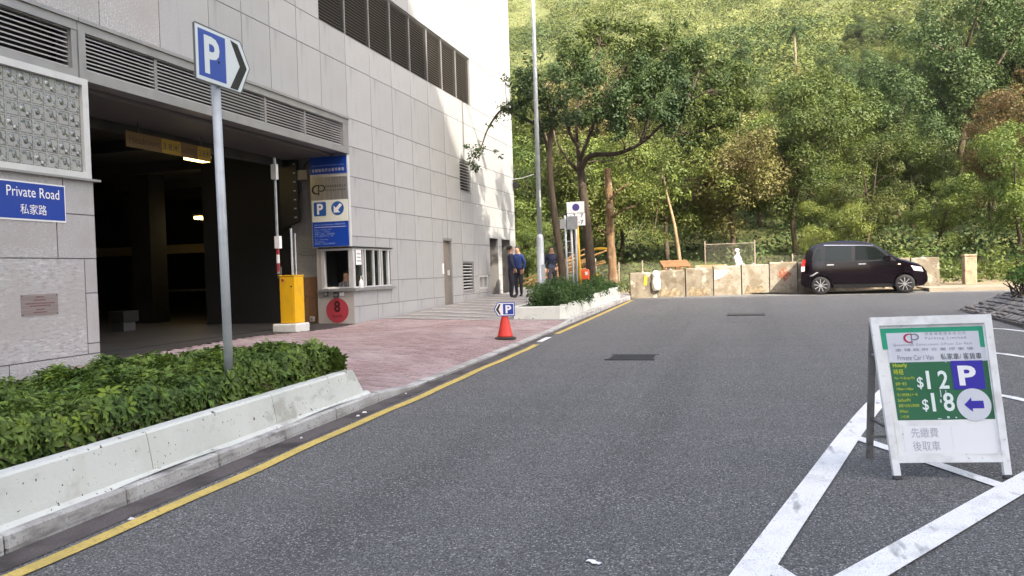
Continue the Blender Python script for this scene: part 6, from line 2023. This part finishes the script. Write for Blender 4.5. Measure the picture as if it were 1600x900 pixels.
# palm on the slope
pl = thing('palm_tree', 'lone palm with drooping fronds high on the hillside', 'palm tree', (7.9, 128, terrain(7.9, 128)))
pz = terrain(7.9, 128)
part('trunk', MB().tube([(7.9, 128, pz - .5), (7.95, 128, pz + 3), (7.85, 128, pz + 6.4)], [.24, .2, .16], 8), mat('palm_bark', (0.16, 0.135, 0.09), rough=.9), pl, smooth=True)
for k in range(15):
    a = k * 2.4
    el = .9 - .09 * k
    fr = MB()
    c0 = Vector((7.85, 128, pz + 6.4))
    pts = []
    for q in range(7):
        s_ = q / 6
        pts.append(c0 + Vector((math.cos(a) * 2.6 * s_, math.sin(a) * 2.6 * s_, 2.6 * (math.sin(el) * s_ - .75 * s_ * s_))))
    fr.tube(pts, [.05, .045, .04, .03, .025, .02, .01], 4)
    for q in range(1, 7):
        d = (pts[q] - pts[q - 1]).normalized()
        sd2 = d.cross(Vector((0, 0, 1))).normalized()
        for e_ in range(2):
            b = pts[q - 1].lerp(pts[q], .5 * e_ + .25)
            for sg in (-1, 1):
                tip = b + sd2 * sg * (.75 * (1 - .08 * q)) + d * .35 + Vector((0, 0, -.28))
                fr.add([b - d * .09, b + d * .09, tip], [(0, 1, 2)])
    part('frond', fr, L_deep, pl)
# small hut on the slope
ht = thing('hillside_hut', 'tiny pale concrete hut half hidden by trees on the slope behind the long low limb', 'hut', (-7.5, 118, terrain(-7.5, 118)))
hz_ = 21.6
part('wall', MB().box(-9.4, 118, hz_ - 2.5, -5.2, 121, hz_ + 1.7), mat('hut_wall', (0.50, 0.42, 0.34), [(2, (0.40, 0.33, 0.27), .45, .7)], rough=.9), ht)
part('roof', MB().box(-9.9, 117.5, hz_ + 1.702, -4.8, 121.4, hz_ + 1.95), mat('hut_roof', (0.34, 0.30, 0.27), rough=.9), ht)
part('window', MB().box(-8.6, 117.94, hz_ + .3, -7.6, 117.998, hz_ + 1.2), M_void, ht)
part('window', MB().box(-7.0, 117.94, hz_ + .3, -6.0, 117.998, hz_ + 1.2), M_void, ht)

# ---- scrub that covers the whole hillside (nobody could count it)
r5 = np.random.default_rng(29)
def scrub(n, y0, y1, rmin, rmax, leaf, per, m, seed, keep=None):
    r = np.random.default_rng(seed)
    y = y0 + (y1 - y0) * r.random(n)
    x = (-.34 * y - 4) + (.74 * y + 9) * r.random(n)
    if keep is not None:
        k = keep(x, y, r); x, y = x[k], y[k]
    rad = rmin + (rmax - rmin) * r.random(len(x)) ** 1.6
    bl_ = [(a, b, terrain(a, b) + c * .35, c) for a, b, c in zip(x, y, rad)]
    return blob_leaves(bl_, per, leaf, r, .75, .5, 1.6)
patchy = lambda lo: (lambda x, y, r: (np.sin(x * .13 + 1.7) + np.sin(y * .09 + x * .06) + np.sin(x * .31 - y * .17) * .6 + r.normal(0, .5, len(x))) > lo)
a1 = scrub(3300, 35.2, 125, .5, 1.4, .20, 52, L_deep, 1)
C_, N_, S_ = a1
stuff('undergrowth', 'tangled green undergrowth between the trees on the lower slope', 'undergrowth', leaf_mesh('undergrowth', C_, N_, S_, L_deep, rng=r5, aspect=.55, jit=.25))
C_, N_, S_ = scrub(9500, 112, 310, .9, 2.8, .50, 15, L_olive, 2)
stuff('hillside_scrub', 'olive green scrub covering the upper hillside', 'scrub', leaf_mesh('hillside_scrub', C_, N_, S_, L_olive, rng=r5, aspect=.6, jit=.2))
C_, N_, S_ = scrub(9000, 112, 320, .8, 2.4, .44, 20, L_lime, 3, patchy(.25))
stuff('hillside_grass', 'bright yellow-green patches of grass and ferns on the upper hillside', 'grass', leaf_mesh('hillside_grass', C_, N_, S_, L_lime, rng=r5, aspect=.5, jit=.2))
C_, N_, S_ = scrub(6500, 112, 320, 1.0, 3.4, .44, 24, L_deep, 4, patchy(.5))
stuff('dark_scrub', 'darker green shrub clumps dotted over the upper hillside', 'scrub', leaf_mesh('dark_scrub', C_, N_, S_, L_deep, rng=r5, aspect=.6, jit=.2))
# rough grass and weeds along the verge behind the barriers
n = 5200
x = r5.uniform(-10, 16, n); y = r5.uniform(31.2, 37, n)
k = ~((x > 5.5) & (y < 33.0))
x, y = x[k], y[k]
C_ = np.stack([x, y, np.array([lot(a, b) + max(0, b - 33) * .06 for a, b in zip(x, y)]) + r5.random(len(x)) * .35], 1)
N_ = np.stack([r5.normal(0, 1, len(x)), r5.normal(0, 1, len(x)) - .5, r5.random(len(x)) * .4], 1)
stuff('verge_weeds', 'rough yellowish weeds on the sandy verge behind the barrier blocks', 'weeds', leaf_mesh('verge_weeds', C_, N_, .12 + .3 * r5.random(len(x)), L_lime, rng=r5, aspect=.25))
# wispy plant sprays over the verge in front of the trees
n = 26
BB = [(a, b, lot(a, b) + .35 + c, .35 + .3 * d) for a, b, c, d in zip(r5.uniform(5.8, 12, n), r5.uniform(33.5, 36.5, n), r5.random(n) * .8, r5.random(n))]
C_, N_, S_ = blob_leaves(BB, 300, .16, r5, 1, .3)
stuff('verge_bramble', 'pale tangled bramble between the car and the stone pillar', 'bramble', leaf_mesh('verge_bramble', C_, N_, S_, L_lime, rng=r5, aspect=.3))

# ================================================================ unseen office block behind the viewer, sized and placed to shade the road
ob = thing('unseen_office_block', 'unseen tall pale concrete office block behind the viewer, shaped so its shadow covers the road', 'building', (28, -16, 0))
OX0, OX1, OY0, OY1, OH = 3, 52, -24, -9, 40.9
part('wall', MB().box(OX0, OY0, -.5, OX1, OY1, OH), mat('office_concrete', (0.60, 0.59, 0.56), [(.5, (0.52, 0.51, 0.48), .4, .7)], rough=.8), ob)
ow = MB().box(0, 0, 0, 2.2, .08, 1.9).mesh('window', mat('office_glass', (0.04, 0.05, 0.06), rough=.08, spec=.6))
for fl in range(12):
    for k in range(16):
        place('window', ow, ob, (OX0 + .4 + k * 3.0, OY1 - .04, 2.4 + fl * 3.2))

# ================================================================ thin warm air between the viewer and the hill
hm_ = bpy.data.materials.new('haze_air')
hm_.use_nodes = True
hn = hm_.node_tree.nodes
hn.remove(hn['Principled BSDF'])
pvn = hn.new('ShaderNodeVolumePrincipled')
pvn.inputs['Color'].default_value = (0.95, 0.94, 0.88, 1)
pvn.inputs['Density'].default_value = 0.00014
pvn.inputs['Anisotropy'].default_value = 0.2
hm_.node_tree.links.new(pvn.outputs[0], hn['Material Output'].inputs['Volume'])
hzo = part('haze', MB().box(-280, -170, -8, 320, 440, 200), hm_, None, kind='stuff')
hzo['label'] = 'thin pale haze in the air over the road and hillside'
hzo['category'] = 'haze'
